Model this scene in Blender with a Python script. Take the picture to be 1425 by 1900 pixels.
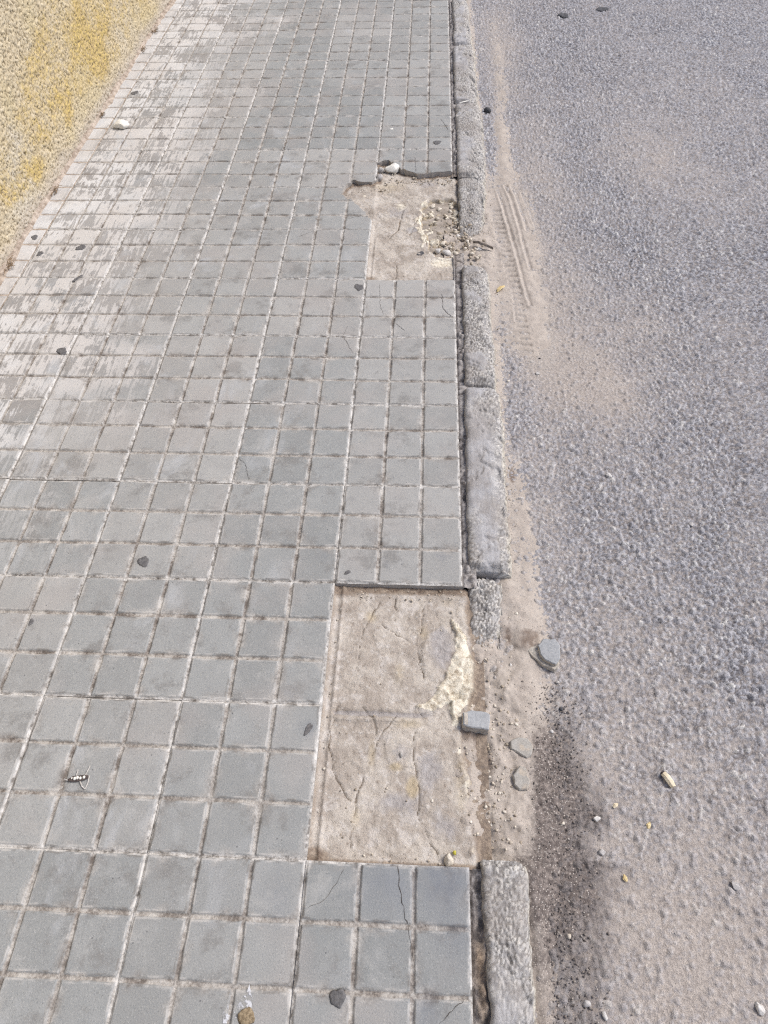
import bpy, math, random
import numpy as np
from mathutils import Matrix, Vector

# ------------------------------------------------------------------ camera, sky, sun, exposure
S = bpy.context.scene
for o in list(bpy.data.objects): bpy.data.objects.remove(o)
C = S.collection
cam = bpy.data.cameras.new('Camera'); camo = bpy.data.objects.new('Camera', cam); C.objects.link(camo)
cam.sensor_fit = 'VERTICAL'; cam.sensor_height = 36.0; cam.lens = 36.0 * 1330.066 / 1900.0
cam.clip_start = 0.02; cam.clip_end = 1000
camo.matrix_world = Matrix.Translation((-0.105922, -0.288026, 1.435599)) @ (
    Matrix.Rotation(0.0460050, 4, 'Z') @ Matrix.Rotation(0.0255794, 4, 'Y') @ Matrix.Rotation(0.654701, 4, 'X'))
S.camera = camo
SUN_EL, SUN_AZ = math.radians(50), math.radians(20)     # azimuth measured from +x towards +y
W = bpy.data.worlds.new('World'); S.world = W; W.use_nodes = True
wn = W.node_tree.nodes; wl = W.node_tree.links
sky = wn.new('ShaderNodeTexSky'); sky.sky_type = 'NISHITA'; sky.sun_disc = False
sky.sun_elevation = SUN_EL; sky.sun_rotation = math.radians(90) - SUN_AZ
sky.air_density = 0.8; sky.dust_density = 2.8; sky.ozone_density = 0.6
wn['Background'].inputs['Strength'].default_value = 0.105
wl.new(sky.outputs[0], wn['Background'].inputs[0])
sd = bpy.data.lights.new('sun', 'SUN'); sd.energy = 1.75; sd.angle = math.radians(22); sd.color = (1, 0.965, 0.92)
so = bpy.data.objects.new('sun', sd); C.objects.link(so)
dv = Vector((math.cos(SUN_EL) * math.cos(SUN_AZ), math.cos(SUN_EL) * math.sin(SUN_AZ), math.sin(SUN_EL)))
so.rotation_euler = dv.to_track_quat('Z', 'Y').to_euler(); so.location = dv * 10
S.view_settings.view_transform = 'Standard'; S.view_settings.look = 'None'
S.view_settings.gamma = 1; S.view_settings.exposure = 0.70; S.view_settings.use_curve_mapping = False
S.render.engine = 'CYCLES'; S.cycles.max_bounces = 4; S.cycles.use_denoising = False; S.cycles.filter_width = 1.2; S.cycles.adaptive_threshold = 0.02; S.cycles.diffuse_bounces = 3; S.cycles.caustics_reflective = False

# ------------------------------------------------------------------ numpy noise
def h2(ix, iy, seed):
    a = (ix.astype(np.int64) * 374761393 + iy.astype(np.int64) * 668265263 + seed * 974634777) & 0xffffffff
    a = ((a ^ (a >> 13)) * 1274126177) & 0xffffffff
    a = ((a ^ (a >> 16)) * 2246822519) & 0xffffffff
    return ((a ^ (a >> 15)) & 0xffffff) / float(0x1000000)
def vn(x, y, seed=0):
    x = np.asarray(x, float); y = np.asarray(y, float)
    ix = np.floor(x); iy = np.floor(y); fx = x - ix; fy = y - iy
    fx = fx * fx * (3 - 2 * fx); fy = fy * fy * (3 - 2 * fy)
    a = h2(ix, iy, seed); b = h2(ix + 1, iy, seed); c = h2(ix, iy + 1, seed); d = h2(ix + 1, iy + 1, seed)
    return (a + (b - a) * fx) * (1 - fy) + (c + (d - c) * fx) * fy
def fbm(x, y, f, octv=4, seed=0, gain=0.5):
    x = np.asarray(x, float) * f; y = np.asarray(y, float) * f; r = 0; a = 1; t = 0
    for k in range(octv):
        r = r + a * vn(x * 0.86 - y * 0.5, x * 0.5 + y * 0.86, seed + k * 17); t += a; a *= gain; x = x * 2.03 + 5.1; y = y * 2.03 + 1.7
    return r / t
def worley(x, y, cell, seed=0, jit=0.9, full=False):
    gx = np.asarray(x, float) / cell; gy = np.asarray(y, float) / cell
    ix = np.floor(gx); iy = np.floor(gy); f1 = np.full(gx.shape, 9.0); f2 = np.full(gx.shape, 9.0); rid = np.zeros(gx.shape); ox = np.zeros(gx.shape); oy = np.zeros(gx.shape)
    for dx in (-1, 0, 1):
        for dy in (-1, 0, 1):
            cx = ix + dx; cy = iy + dy
            px = cx + 0.5 + jit * (h2(cx, cy, seed) - 0.5); py = cy + 0.5 + jit * (h2(cx, cy, seed + 1) - 0.5)
            an = h2(cx, cy, seed + 3) * 3.14; e = 0.72 + 0.28 * h2(cx, cy, seed + 4)
            ux = gx - px; uy = gy - py
            a = ux * np.cos(an) + uy * np.sin(an); b = (-ux * np.sin(an) + uy * np.cos(an)) / e
            d = np.sqrt(a * a + b * b); m = d < f1
            f2 = np.where(m, f1, np.minimum(f2, d)); f1 = np.where(m, d, f1); rid = np.where(m, h2(cx, cy, seed + 2), rid); ox = np.where(m, ux, ox); oy = np.where(m, uy, oy)
    return (f1, f2, rid, ox * cell, oy * cell) if full else (f1, f2, rid)
def ss(a, b, x):
    t = np.clip((np.asarray(x, float) - a) / (b - a), 0, 1); return t * t * (3 - 2 * t)
def gauss(x, y, c, rx, ry, ang=0):
    dx = x - c[0]; dy = y - c[1]; ca, sa = math.cos(ang), math.sin(ang)
    a = (dx * ca + dy * sa) / rx; b = (-dx * sa + dy * ca) / ry
    return np.exp(-(a * a + b * b))
def polyd(x, y, pts):
    d = np.full(np.shape(x), 9.0); side = np.zeros(np.shape(x))
    for (ax, ay), (bx, by) in zip(pts[:-1], pts[1:]):
        vx, vy = bx - ax, by - ay; L = vx * vx + vy * vy + 1e-12
        t = np.clip(((x - ax) * vx + (y - ay) * vy) / L, 0, 1)
        dd = np.hypot(x - ax - t * vx, y - ay - t * vy); m = dd < d
        side = np.where(m, (x - ax) * vy - (y - ay) * vx, side); d = np.where(m, dd, d)
    return d, np.sign(side)
def insidepoly(x, y, pts):
    r = np.zeros(np.shape(x), bool)
    for (ax, ay), (bx, by) in zip(pts, pts[1:] + pts[:1]):
        c = ((ay > y) != (by > y)); xi = (bx - ax) * (y - ay) / (by - ay + 1e-15) + ax
        r ^= c & (x < xi)
    return r
def sdpoly(x, y, pts):
    d, _ = polyd(x, y, pts + pts[:1]); return np.where(insidepoly(x, y, pts), -d, d)
def jag(pts, step, amp, seed, closed=True):
    rr = random.Random(seed); out = []
    q = pts + pts[:1] if closed else pts
    for a, b in zip(q[:-1], q[1:]):
        L = math.hypot(b[0] - a[0], b[1] - a[1]); n = max(1, int(L / step))
        for i in range(n):
            t = i / n; out.append((a[0] + (b[0] - a[0]) * t + rr.uniform(-amp, amp) * (i > 0), a[1] + (b[1] - a[1]) * t + rr.uniform(-amp, amp) * (i > 0)))
    if not closed: out.append(q[-1])
    return out

# ------------------------------------------------------------------ mesh helpers
def mesh_np(name, V, F, attrs=None, smooth=True):
    me = bpy.data.meshes.new(name)
    V = np.asarray(V, np.float32); F = np.asarray(F, np.int32); k = F.shape[1]
    me.vertices.add(len(V)); me.vertices.foreach_set('co', V.ravel())
    me.loops.add(F.size); me.loops.foreach_set('vertex_index', F.ravel())
    me.polygons.add(len(F)); me.polygons.foreach_set('loop_start', np.arange(0, F.size, k, dtype=np.int32))
    if smooth: me.polygons.foreach_set('use_smooth', np.ones(len(F), bool))
    for n, a in (attrs or {}).items():
        at = me.attributes.new(n, 'FLOAT', 'POINT'); at.data.foreach_set('value', np.asarray(a, np.float32).ravel())
    me.update(calc_edges=True); me.validate()
    return me
def obj(name, me, mat, parent=None, loc=None, rz=0):
    o = bpy.data.objects.new(name, me); C.objects.link(o)
    if mat is not None and me is not None and not me.materials: me.materials.append(mat)
    if parent is not None: o.parent = parent
    if loc is not None: o.location = loc
    if rz: o.rotation_euler = (0, 0, rz)
    return o
def tag(o, label=None, cat=None, group=None, kind=None):
    for k, v in (('label', label), ('category', cat), ('group', group), ('kind', kind)):
        if v: o[k] = v
    return o
def empty(name, loc=(0, 0, 0), rz=0):
    o = bpy.data.objects.new(name, None); C.objects.link(o); o.location = loc; o.rotation_euler = (0, 0, rz)
    o.empty_display_size = 0.05; return o
def gridF(nx, ny):
    i = np.arange(nx - 1)[:, None]; j = np.arange(ny - 1)[None, :]
    a = i * ny + j
    return np.stack([a, a + ny, a + ny + 1, a + 1], -1).reshape(-1, 4)
def skirt(V, F, attrs, depth, extra=None):
    E = np.concatenate([F[:, [k, (k + 1) % 4]] for k in range(4)])
    key = np.sort(E, 1); key = key[:, 0].astype(np.int64) * len(V) + key[:, 1]
    u, idx, cnt = np.unique(key, return_index=True, return_counts=True)
    B = E[idx[cnt == 1]]
    bv = np.unique(B); mp = np.full(len(V), -1); n = len(V); mp[bv] = np.arange(len(bv))
    V0 = V[bv]; V1 = V[bv].copy(); V1[:, 2] = depth
    m = len(bv)
    V2 = np.concatenate([V, V0, V1]); a, b = mp[B[:, 0]], mp[B[:, 1]]
    F2 = np.concatenate([F, np.stack([n + b, n + a, n + m + a, n + m + b], -1)])
    at = {}
    for k, v in attrs.items():
        e = np.zeros(m) if k != 'side' else np.ones(m)
        at[k] = np.concatenate([v, e, e])
    return V2, F2, at
def compact(V, F, attrs):
    u, inv = np.unique(F, return_inverse=True)
    return V[u], inv.reshape(F.shape), {k: v[u] for k, v in attrs.items()}
def box(x0, x1, y0, y1, z0, z1):
    V = [(x, y, z) for x in (x0, x1) for y in (y0, y1) for z in (z0, z1)]
    F = [(0, 1, 3, 2), (4, 6, 7, 5), (0, 4, 5, 1), (2, 3, 7, 6), (0, 2, 6, 4), (1, 5, 7, 3)]
    return V, F

# ------------------------------------------------------------------ material helpers
class M:
    def __init__(s, name):
        s.m = bpy.data.materials.new(name); s.m.use_nodes = True; s.t = s.m.node_tree; s.N = s.t.nodes
        s.b = s.N['Principled BSDF']; s.b.inputs['Roughness'].default_value = 0.9; s.b.inputs['Specular IOR Level'].default_value = 0.25
        s.geo = s.N.new('ShaderNodeNewGeometry').outputs['Position']
    def set(s, inp, v):
        if isinstance(v, bpy.types.NodeSocket): s.t.links.new(v, inp)
        else:
            if hasattr(inp.default_value, '__len__') and len(inp.default_value) == 4 and len(v) == 3: v = (*v, 1)
            inp.default_value = v
    def attr(s, n):
        a = s.N.new('ShaderNodeAttribute'); a.attribute_name = n; return a.outputs['Fac']
    def vec(s, scale=(1, 1, 1), rot=0, off=(0, 0, 0), src=None):
        n = s.N.new('ShaderNodeMapping'); s.set(n.inputs['Vector'], src or s.geo); n.inputs['Scale'].default_value = scale
        n.inputs['Rotation'].default_value = (0, 0, rot); n.inputs['Location'].default_value = off; return n.outputs[0]
    def noise(s, scale, detail=3, rough=0.55, vec=None, dist=0):
        n = s.N.new('ShaderNodeTexNoise'); s.set(n.inputs['Vector'], vec or s.geo); n.inputs['Scale'].default_value = scale
        n.inputs['Detail'].default_value = detail; n.inputs['Roughness'].default_value = rough; n.inputs['Distortion'].default_value = dist
        return n.outputs['Fac']
    def vor(s, scale, vec=None, out='Distance', rnd=1.0):
        n = s.N.new('ShaderNodeTexVoronoi'); s.set(n.inputs['Vector'], vec or s.geo); n.inputs['Scale'].default_value = scale
        n.inputs['Randomness'].default_value = rnd; return n.outputs[out]
    def math(s, op, a, b=0.0, clamp=False):
        n = s.N.new('ShaderNodeMath'); n.operation = op; s.set(n.inputs[0], a); s.set(n.inputs[1], b); n.use_clamp = clamp; return n.outputs[0]
    def mr(s, v, a, b, c=0.0, d=1.0):
        n = s.N.new('ShaderNodeMapRange'); n.interpolation_type = 'SMOOTHSTEP'
        for i, q in enumerate((v, a, b, c, d)): s.set(n.inputs[i], q)
        return n.outputs[0]
    def mix(s, f, a, b, mode='MIX'):
        n = s.N.new('ShaderNodeMix'); n.data_type = 'RGBA'; n.blend_type = mode
        s.set(n.inputs[0], f); s.set(n.inputs[6], a); s.set(n.inputs[7], b); return n.outputs[2]
    def ramp(s, f, stops):
        n = s.N.new('ShaderNodeValToRGB'); s.set(n.inputs[0], f); e = n.color_ramp.elements
        while len(e) < len(stops): e.new(0.5)
        for q, (p, c) in zip(e, stops): q.position = p; q.color = (*c, 1)
        return n.outputs[0]
    def scale(s, col, f):     # colour times value
        return s.mix(1.0, col, s.comb(f), 'MULTIPLY')
    def comb(s, f):
        n = s.N.new('ShaderNodeCombineColor'); [s.set(n.inputs[i], f) for i in range(3)]; return n.outputs[0]
    def rand(s):
        return s.N.new('ShaderNodeObjectInfo').outputs['Random']
    def sep(s, v=None):
        n = s.N.new('ShaderNodeSeparateXYZ'); s.set(n.inputs[0], v or s.geo); return n.outputs
    def done(s, col, bumps=(), rough=None):
        s.set(s.b.inputs['Base Color'], col)
        if rough is not None: s.set(s.b.inputs['Roughness'], rough)
        prev = None
        for h, dist, st in bumps:
            n = s.N.new('ShaderNodeBump'); s.set(n.inputs['Height'], h); n.inputs['Distance'].default_value = dist; n.inputs['Strength'].default_value = st
            if prev: s.t.links.new(prev, n.inputs['Normal'])
            prev = n.outputs[0]
        if prev: s.t.links.new(prev, s.b.inputs['Normal'])
        return s.m

def mat_tile():
    m = M('tile_concrete')
    sn0 = m.N.new('ShaderNodeVectorMath'); sn0.operation = 'FLOOR'; m.set(sn0.inputs[0], m.vec((10, 10, 0), off=(0.0, 0.0, 0.5)))
    wn0 = m.N.new('ShaderNodeTexWhiteNoise'); wn0.noise_dimensions = '2D'; m.set(wn0.inputs['Vector'], sn0.outputs[0]); padv = wn0.outputs['Value']
    big = m.noise(2.2, 2); mid = m.noise(17, 4, 0.65); sp = m.noise(330, 3, 0.7)
    base = m.ramp(big, [(0.3, (0.25, 0.257, 0.256)), (0.7, (0.32, 0.323, 0.317))])
    base = m.mix(0.6, base, m.ramp(m.rand(), [(0, (0.235, 0.246, 0.245)), (0.5, (0.31, 0.312, 0.303)), (1, (0.37, 0.358, 0.34))]))
    base = m.scale(base, m.mr(padv, 0, 1, 0.93, 1.07))
    base = m.mix(m.mr(mid, 0.5, 0.8, 0, 0.4), base, (0.405, 0.405, 0.395))
    gm = m.noise(8, 5, 0.72, vec=m.vec(off=(2, 9, 4))); base = m.mix(m.mr(gm, 0.47, 0.34, 0, 0.7), base, (0.195, 0.19, 0.182)); base = m.mix(m.mr(gm, 0.56, 0.68, 0, 0.4), base, (0.40, 0.395, 0.38))
    base = m.mix(m.mr(mid, 0.48, 0.25, 0, 0.35), base, (0.225, 0.222, 0.222))
    warm = m.noise(5.5, 2, vec=m.vec(off=(3, 7, 1)))
    base = m.mix(m.mr(warm, 0.48, 0.7, 0, 0.45), base, (0.345, 0.322, 0.305))
    # plaster smeared over the tiles along the wall, thicker on some squares than on others
    xyz = m.sep(); X = xyz[0]; Y = xyz[1]
    sn = m.N.new('ShaderNodeVectorMath'); sn.operation = 'FLOOR'; m.set(sn.inputs[0], m.vec((10, 10, 0), off=(0.0, 0.0, 0.5)))
    wn_ = m.N.new('ShaderNodeTexWhiteNoise'); wn_.noise_dimensions = '2D'; m.set(wn_.inputs['Vector'], sn.outputs[0]); pad = wn_.outputs['Value']
    lowf = m.noise(2.3, 3, 0.6, vec=m.vec(off=(8, 1, 0)))
    near = m.mr(m.math('ADD', X, m.math('MULTIPLY', m.math('SUBTRACT', lowf, 0.5), 1.3)), -0.88, -1.34)
    near = m.math('MULTIPLY', near, m.mr(Y, 0.3, 1.1))
    st = m.noise(1.0, 3, 0.6, vec=m.vec((95, 8, 1), rot=0.10), dist=0.7); sw = m.noise(15, 3, 0.6, dist=2.2)
    amt = m.math('ADD', m.math('MULTIPLY', pad, 0.09), m.math('MULTIPLY', m.noise(6, 3, 0.6, vec=m.vec(off=(1.3, 4.2, 0))), 0.62))
    thr = m.math('ADD', m.math('MULTIPLY', st, 0.62), m.math('MULTIPLY', sw, 0.38))
    strk = m.mr(m.math('ADD', thr, amt), 0.80, 0.87)
    plm = m.math('MULTIPLY', near, m.math('MAXIMUM', strk, m.mr(X, -1.485, -1.53, 0, 0.8)))
    base = m.mix(m.math('MULTIPLY', near, 0.55), base, m.mix(pad, (0.32, 0.293, 0.275), (0.31, 0.303, 0.30)))
    base = m.mix(m.math('MULTIPLY', plm, 0.93), base, m.mix(m.mr(lowf, 0.4, 0.6), (0.535, 0.515, 0.495), (0.605, 0.603, 0.60)))
    wash = m.math('MULTIPLY', m.mr(m.noise(4.2, 4, 0.62, vec=m.vec((1.6, 0.9, 1), off=(9, 2, 0)), dist=0.8), 0.55, 0.74), m.mr(X, 0.1, -1.0, 0.08, 0.7))
    base = m.mix(wash, base, (0.43, 0.445, 0.46))
    base = m.mix(m.mr(sp, 0.55, 0.75, 0, 0.6), base, (0.48, 0.475, 0.465)); base = m.mix(m.mr(sp, 0.45, 0.25, 0, 0.7), base, (0.14, 0.138, 0.138))
    pit = m.math('MULTIPLY', m.mr(m.vor(60), 0.12, 0.06), m.mr(mid, 0.48, 0.6))
    base = m.mix(m.math('MULTIPLY', pit, 0.8), base, (0.10, 0.10, 0.105))
    g = m.attr('groove'); e = m.attr('edge'); sm = m.attr('seam')
    dn = m.noise(20, 4, 0.7); df = m.noise(200, 2, 0.6)
    base = m.mix(m.math('MULTIPLY', e, m.mr(dn, 0.46, 0.6, 0.0, 0.75)), base, (0.48, 0.462, 0.438)); base = m.mix(m.math('MULTIPLY', e, m.mr(dn, 0.48, 0.38, 0.0, 0.7)), base, (0.17, 0.155, 0.14))
    dirt = m.ramp(m.math('ADD', m.math('MULTIPLY', dn, 0.75), m.math('MULTIPLY', df, 0.25)),
                  [(0.40, (0.135, 0.115, 0.10)), (0.465, (0.235, 0.21, 0.188)), (0.52, (0.36, 0.335, 0.305)), (0.60, (0.50, 0.478, 0.445))])
    dirt = m.mix(m.mr(lowf, 0.46, 0.6, 0, 0.55), dirt, m.mix(m.mr(df, 0.35, 0.65), (0.29, 0.272, 0.25), (0.44, 0.42, 0.392)))
    mort = m.ramp(m.math('ADD', m.math('MULTIPLY', m.noise(38, 3, 0.7), 0.75), m.math('MULTIPLY', df, 0.25)), [(0.40, (0.18, 0.165, 0.15)), (0.49, (0.43, 0.412, 0.388)), (0.58, (0.60, 0.585, 0.56))])
    dirt = m.mix(m.math('MULTIPLY', sm, 0.95), dirt, mort)
    base = m.mix(g, base, dirt)
    st_ = m.math('MULTIPLY', m.attr('stain'), m.mr(mid, 0.3, 0.6, 0.5, 1.0)); base = m.mix(m.math('MULTIPLY', st_, 0.8, True), base, (0.16, 0.175, 0.205))
    base = m.mix(m.attr('side'), base, m.mix(m.mr(mid, 0.3, 0.7), (0.32, 0.30, 0.28), (0.46, 0.43, 0.395)))
    return m.done(base, [(m.math('ADD', m.math('MULTIPLY', df, g), m.math('MULTIPLY', sp, 0.55)), 0.0024, 0.6)], 0.92)

def mat_road():
    m = M('asphalt')
    tone = m.attr('tone'); dust = m.attr('dust'); deep = m.attr('deep')
    n = m.noise(600, 2); q = m.noise(140, 3, 0.65); big = m.noise(1.7, 3, vec=m.vec(off=(2, 1, 0)))
    stone = m.ramp(tone, [(0.0, (0.125, 0.125, 0.137)), (0.22, (0.225, 0.226, 0.248)), (0.6, (0.325, 0.326, 0.352)), (0.88, (0.41, 0.407, 0.422)), (1.0, (0.56, 0.55, 0.53))])
    c = m.mix(m.mr(q, 0.38, 0.64), m.scale(stone, 0.78), m.scale(stone, 1.15))
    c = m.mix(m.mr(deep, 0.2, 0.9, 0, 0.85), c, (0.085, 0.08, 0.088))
    c = m.mix(m.mr(big, 0.42, 0.62, 0, 0.3), c, m.scale(c, 0.93))
    d = m.mix(m.mr(q, 0.3, 0.7), (0.325, 0.285, 0.255), (0.445, 0.395, 0.35))
    d = m.mix(m.attr('sandy'), d, m.mix(m.mr(q, 0.3, 0.7), (0.355, 0.315, 0.28), (0.445, 0.40, 0.355)))
    c = m.mix(dust, c, d)
    gr = m.mr(m.math('ADD', m.attr('grit'), m.math('MULTIPLY', m.math('SUBTRACT', m.noise(70, 4, 0.75), 0.5), 1.3)), 0.15, 0.95, 0, 0.9)
    c = m.mix(gr, c, m.mix(m.mr(q, 0.35, 0.65), (0.075, 0.065, 0.063), (0.20, 0.175, 0.165)))
    c = m.scale(c, m.mr(n, 0.25, 0.75, 0.78, 1.22))
    return m.done(c, [(q, 0.0045, 0.8), (n, 0.0012, 0.6)], 0.88)

def mat_sand():
    m = M('gutter_sand')
    grit = m.attr('grit'); damp = m.attr('damp')
    n = m.noise(700, 2, 0.6); q = m.noise(28, 4, 0.6); big = m.noise(5, 3)
    c = m.mix(m.mr(q, 0.3, 0.7), (0.365, 0.32, 0.28), (0.455, 0.405, 0.355))
    c = m.mix(m.mr(big, 0.42, 0.66, 0, 0.6), c, (0.43, 0.385, 0.345))
    v = m.vor(260); vc = m.vor(260, out='Color')
    c = m.mix(m.math('MULTIPLY', m.mr(v, 0.42, 0.25), m.mr(m.sep(vc)[0], 0.82, 0.9, 0, 0.7)), c, (0.15, 0.125, 0.11))
    dk = m.mix(m.mr(m.noise(120, 3, 0.7), 0.35, 0.7), (0.085, 0.07, 0.065), (0.24, 0.205, 0.185))
    sv = m.vor(330, vec=m.vec(off=(1, 2, 3))); sc = m.sep(m.vor(330, vec=m.vec(off=(1, 2, 3)), out='Color'))[1]
    dk = m.mix(m.math('MULTIPLY', m.mr(sv, 0.45, 0.28), m.mr(sc, 0.72, 0.85)), dk, (0.48, 0.44, 0.40))
    c = m.mix(m.math('MULTIPLY', m.mr(m.math('ADD', grit, m.math('MULTIPLY', m.math('SUBTRACT', m.noise(70, 4, 0.75), 0.5), 1.3)), 0.15, 0.95), 0.95), c, dk)
    c = m.mix(m.mr(m.math('ADD', damp, m.math('MULTIPLY', m.math('SUBTRACT', m.noise(60, 3, 0.7), 0.5), 0.7)), 0.3, 0.9, 0, 0.85), c, (0.165, 0.125, 0.10))
    c = m.scale(c, m.mr(n, 0.25, 0.75, 0.82, 1.18))
    return m.done(c, [(m.noise(160, 3, 0.7), 0.002, 0.6), (n, 0.001, 0.6)], 0.95)

def mat_kerb():
    m = M('kerb_concrete')
    worn = m.attr('worn'); rim = m.attr('rim'); deep = m.attr('deep'); tone = m.attr('tone')
    n = m.noise(500, 2); q = m.noise(40, 4, 0.6)
    lines = m.noise(1.0, 3, 0.6, vec=m.vec((160, 5, 60)))
    paste = m.mix(m.mr(q, 0.35, 0.65), (0.30, 0.297, 0.305), (0.41, 0.407, 0.415))
    paste = m.mix(m.mr(lines, 0.45, 0.62, 0, 0.45), paste, (0.47, 0.475, 0.49))
    paste = m.mix(m.mr(m.noise(120, 3, 0.7), 0.6, 0.72, 0, 0.7), paste, (0.19, 0.185, 0.19))
    agg = m.ramp(tone, [(0, (0.22, 0.212, 0.21)), (0.3, (0.36, 0.35, 0.34)), (0.7, (0.49, 0.475, 0.45)), (1, (0.64, 0.615, 0.57))])
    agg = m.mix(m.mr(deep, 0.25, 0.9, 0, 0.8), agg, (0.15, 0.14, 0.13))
    c = m.mix(worn, paste, m.mix(m.mr(q, 0.45, 0.62, 0, 0.25), agg, paste))
    c = m.mix(m.mr(m.noise(7, 4, 0.65), 0.44, 0.62, 0.12, 0.6), c, (0.275, 0.25, 0.23))
    cream = m.ramp(m.noise(90, 4, 0.7), [(0.36, (0.17, 0.15, 0.125)), (0.47, (0.40, 0.37, 0.32)), (0.60, (0.60, 0.57, 0.50))])
    c = m.mix(m.math('MULTIPLY', m.mr(rim, 0.25, 0.85), m.mr(m.noise(11, 4, 0.65, vec=m.vec(off=(5, 2, 1))), 0.36, 0.6, 0.25, 1.0)), c, cream)
    c = m.scale(c, m.mr(n, 0.25, 0.75, 0.85, 1.15))
    return m.done(c, [(m.noise(230, 3, 0.7), 0.0025, m.N and 0.6), (n, 0.001, 0.5)], 0.9)

def mat_joint():
    m = M('joint_mortar')
    n = m.noise(500, 2); a = m.noise(35, 4, 0.7); b = m.noise(150, 3, 0.65)
    c = m.ramp(m.math('ADD', m.math('MULTIPLY', a, 0.6), m.math('MULTIPLY', b, 0.4)), [(0.36, (0.12, 0.105, 0.10)), (0.48, (0.27, 0.25, 0.24)), (0.6, (0.39, 0.37, 0.355)), (0.7, (0.52, 0.50, 0.47))])
    c = m.mix(m.attr('rust'), c, m.mix(m.mr(b, 0.4, 0.6), (0.15, 0.11, 0.08), (0.28, 0.215, 0.155)))
    c = m.mix(m.mr(m.attr('deep'), 0.2, 0.9, 0, 0.8), c, (0.09, 0.08, 0.075))
    c = m.scale(c, m.mr(n, 0.25, 0.75, 0.82, 1.18))
    return m.done(c, [(b, 0.003, 0.7), (n, 0.001, 0.5)], 0.95)

def mat_bed():
    m = M('mortar_bed')
    n = m.noise(520, 2); a = m.noise(14, 5, 0.6); b = m.noise(90, 4, 0.65); k = m.noise(34, 3, 0.6, vec=m.vec(off=(4, 4, 0)))
    c = m.mix(m.mr(a, 0.38, 0.62), (0.355, 0.312, 0.27), (0.475, 0.432, 0.38))
    c = m.mix(m.mr(k, 0.52, 0.66, 0, 0.6), c, (0.53, 0.495, 0.46)); c = m.mix(m.mr(b, 0.56, 0.70, 0, 0.6), c, (0.60, 0.57, 0.53))
    c = m.mix(m.mr(b, 0.44, 0.30, 0, 0.6), c, (0.235, 0.19, 0.155))
    c = m.mix(m.mr(m.math('ADD', m.attr('grey'), m.math('MULTIPLY', m.math('SUBTRACT', k, 0.5), 0.8)), 0.35, 0.8, 0, 0.8), c, m.mix(m.mr(b, 0.3, 0.7), (0.29, 0.27, 0.265), (0.38, 0.36, 0.355)))
    c = m.mix(m.mr(m.math('ADD', m.attr('ochre'), m.math('MULTIPLY', m.math('SUBTRACT', k, 0.5), 0.9)), 0.3, 1.1, 0, 0.7), c, (0.44, 0.36, 0.235))
    cr = m.ramp(m.math('ADD', m.math('MULTIPLY', b, 0.7), m.math('MULTIPLY', m.noise(30, 3), 0.3)), [(0.35, (0.34, 0.285, 0.21)), (0.44, (0.57, 0.51, 0.41)), (0.56, (0.72, 0.675, 0.57))])
    c = m.mix(m.mr(m.math('ADD', m.attr('cream'), m.math('MULTIPLY', m.math('SUBTRACT', b, 0.5), 0.4)), 0.35, 0.65), c, cr)
    dirt = m.mix(m.mr(b, 0.35, 0.65), (0.13, 0.09, 0.065), (0.30, 0.24, 0.185))
    c = m.mix(m.mr(m.math('ADD', m.attr('dirt'), m.math('MULTIPLY', m.math('SUBTRACT', b, 0.5), 1.1)), 0.3, 0.85, 0, 0.9), c, dirt)
    c = m.mix(m.mr(m.attr('crack'), 0.3, 0.8, 0, 0.8), c, (0.17, 0.13, 0.095))
    pit = m.math('MULTIPLY', m.mr(m.vor(80), 0.16, 0.08), m.mr(m.noise(9, 2), 0.45, 0.6)); c = m.mix(m.math('MULTIPLY', pit, 0.6), c, (0.17, 0.14, 0.12))
    c = m.scale(c, m.mr(n, 0.25, 0.75, 0.86, 1.14))
    return m.done(c, [(b, 0.0034, 0.7), (m.noise(260, 3, 0.65), 0.002, 0.6), (n, 0.0009, 0.5)], 0.93)

def mat_wall():
    m = M('roughcast_render')
    n = m.noise(350, 2); k = m.noise(70, 3, 0.6); big = m.noise(2.3, 4, 0.6)
    tone = m.attr('tone'); deep = m.attr('deep'); lich = m.attr('lichen'); low = m.attr('low')
    c = m.ramp(tone, [(0, (0.35, 0.29, 0.195)), (0.5, (0.51, 0.435, 0.305)), (1, (0.625, 0.555, 0.425))])
    c = m.mix(m.mr(big, 0.46, 0.66, 0, 0.55), c, (0.53, 0.51, 0.465))
    c = m.mix(m.mr(m.noise(3.4, 3, vec=m.vec(off=(1, 8, 3))), 0.5, 0.68, 0, 0.5), c, (0.53, 0.45, 0.27))
    c = m.mix(m.mr(m.math('ADD', lich, m.math('MULTIPLY', m.math('SUBTRACT', k, 0.5), 0.9)), 0.15, 1.15, 0, 0.85), c, m.mix(m.mr(k, 0.4, 0.65), (0.46, 0.345, 0.16), (0.57, 0.43, 0.14)))
    c = m.mix(m.mr(m.math('ADD', low, m.math('MULTIPLY', m.math('SUBTRACT', k, 0.5), 0.6)), 0.3, 0.9, 0, 0.7), c, (0.42, 0.375, 0.325))
    c = m.mix(m.mr(deep, 0.3, 0.9, 0, 0.9), c, (0.185, 0.145, 0.09))
    c = m.scale(c, m.mr(n, 0.25, 0.75, 0.84, 1.16))
    return m.done(c, [(k, 0.004, 0.6), (n, 0.0016, 0.5)], 0.95)

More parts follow.
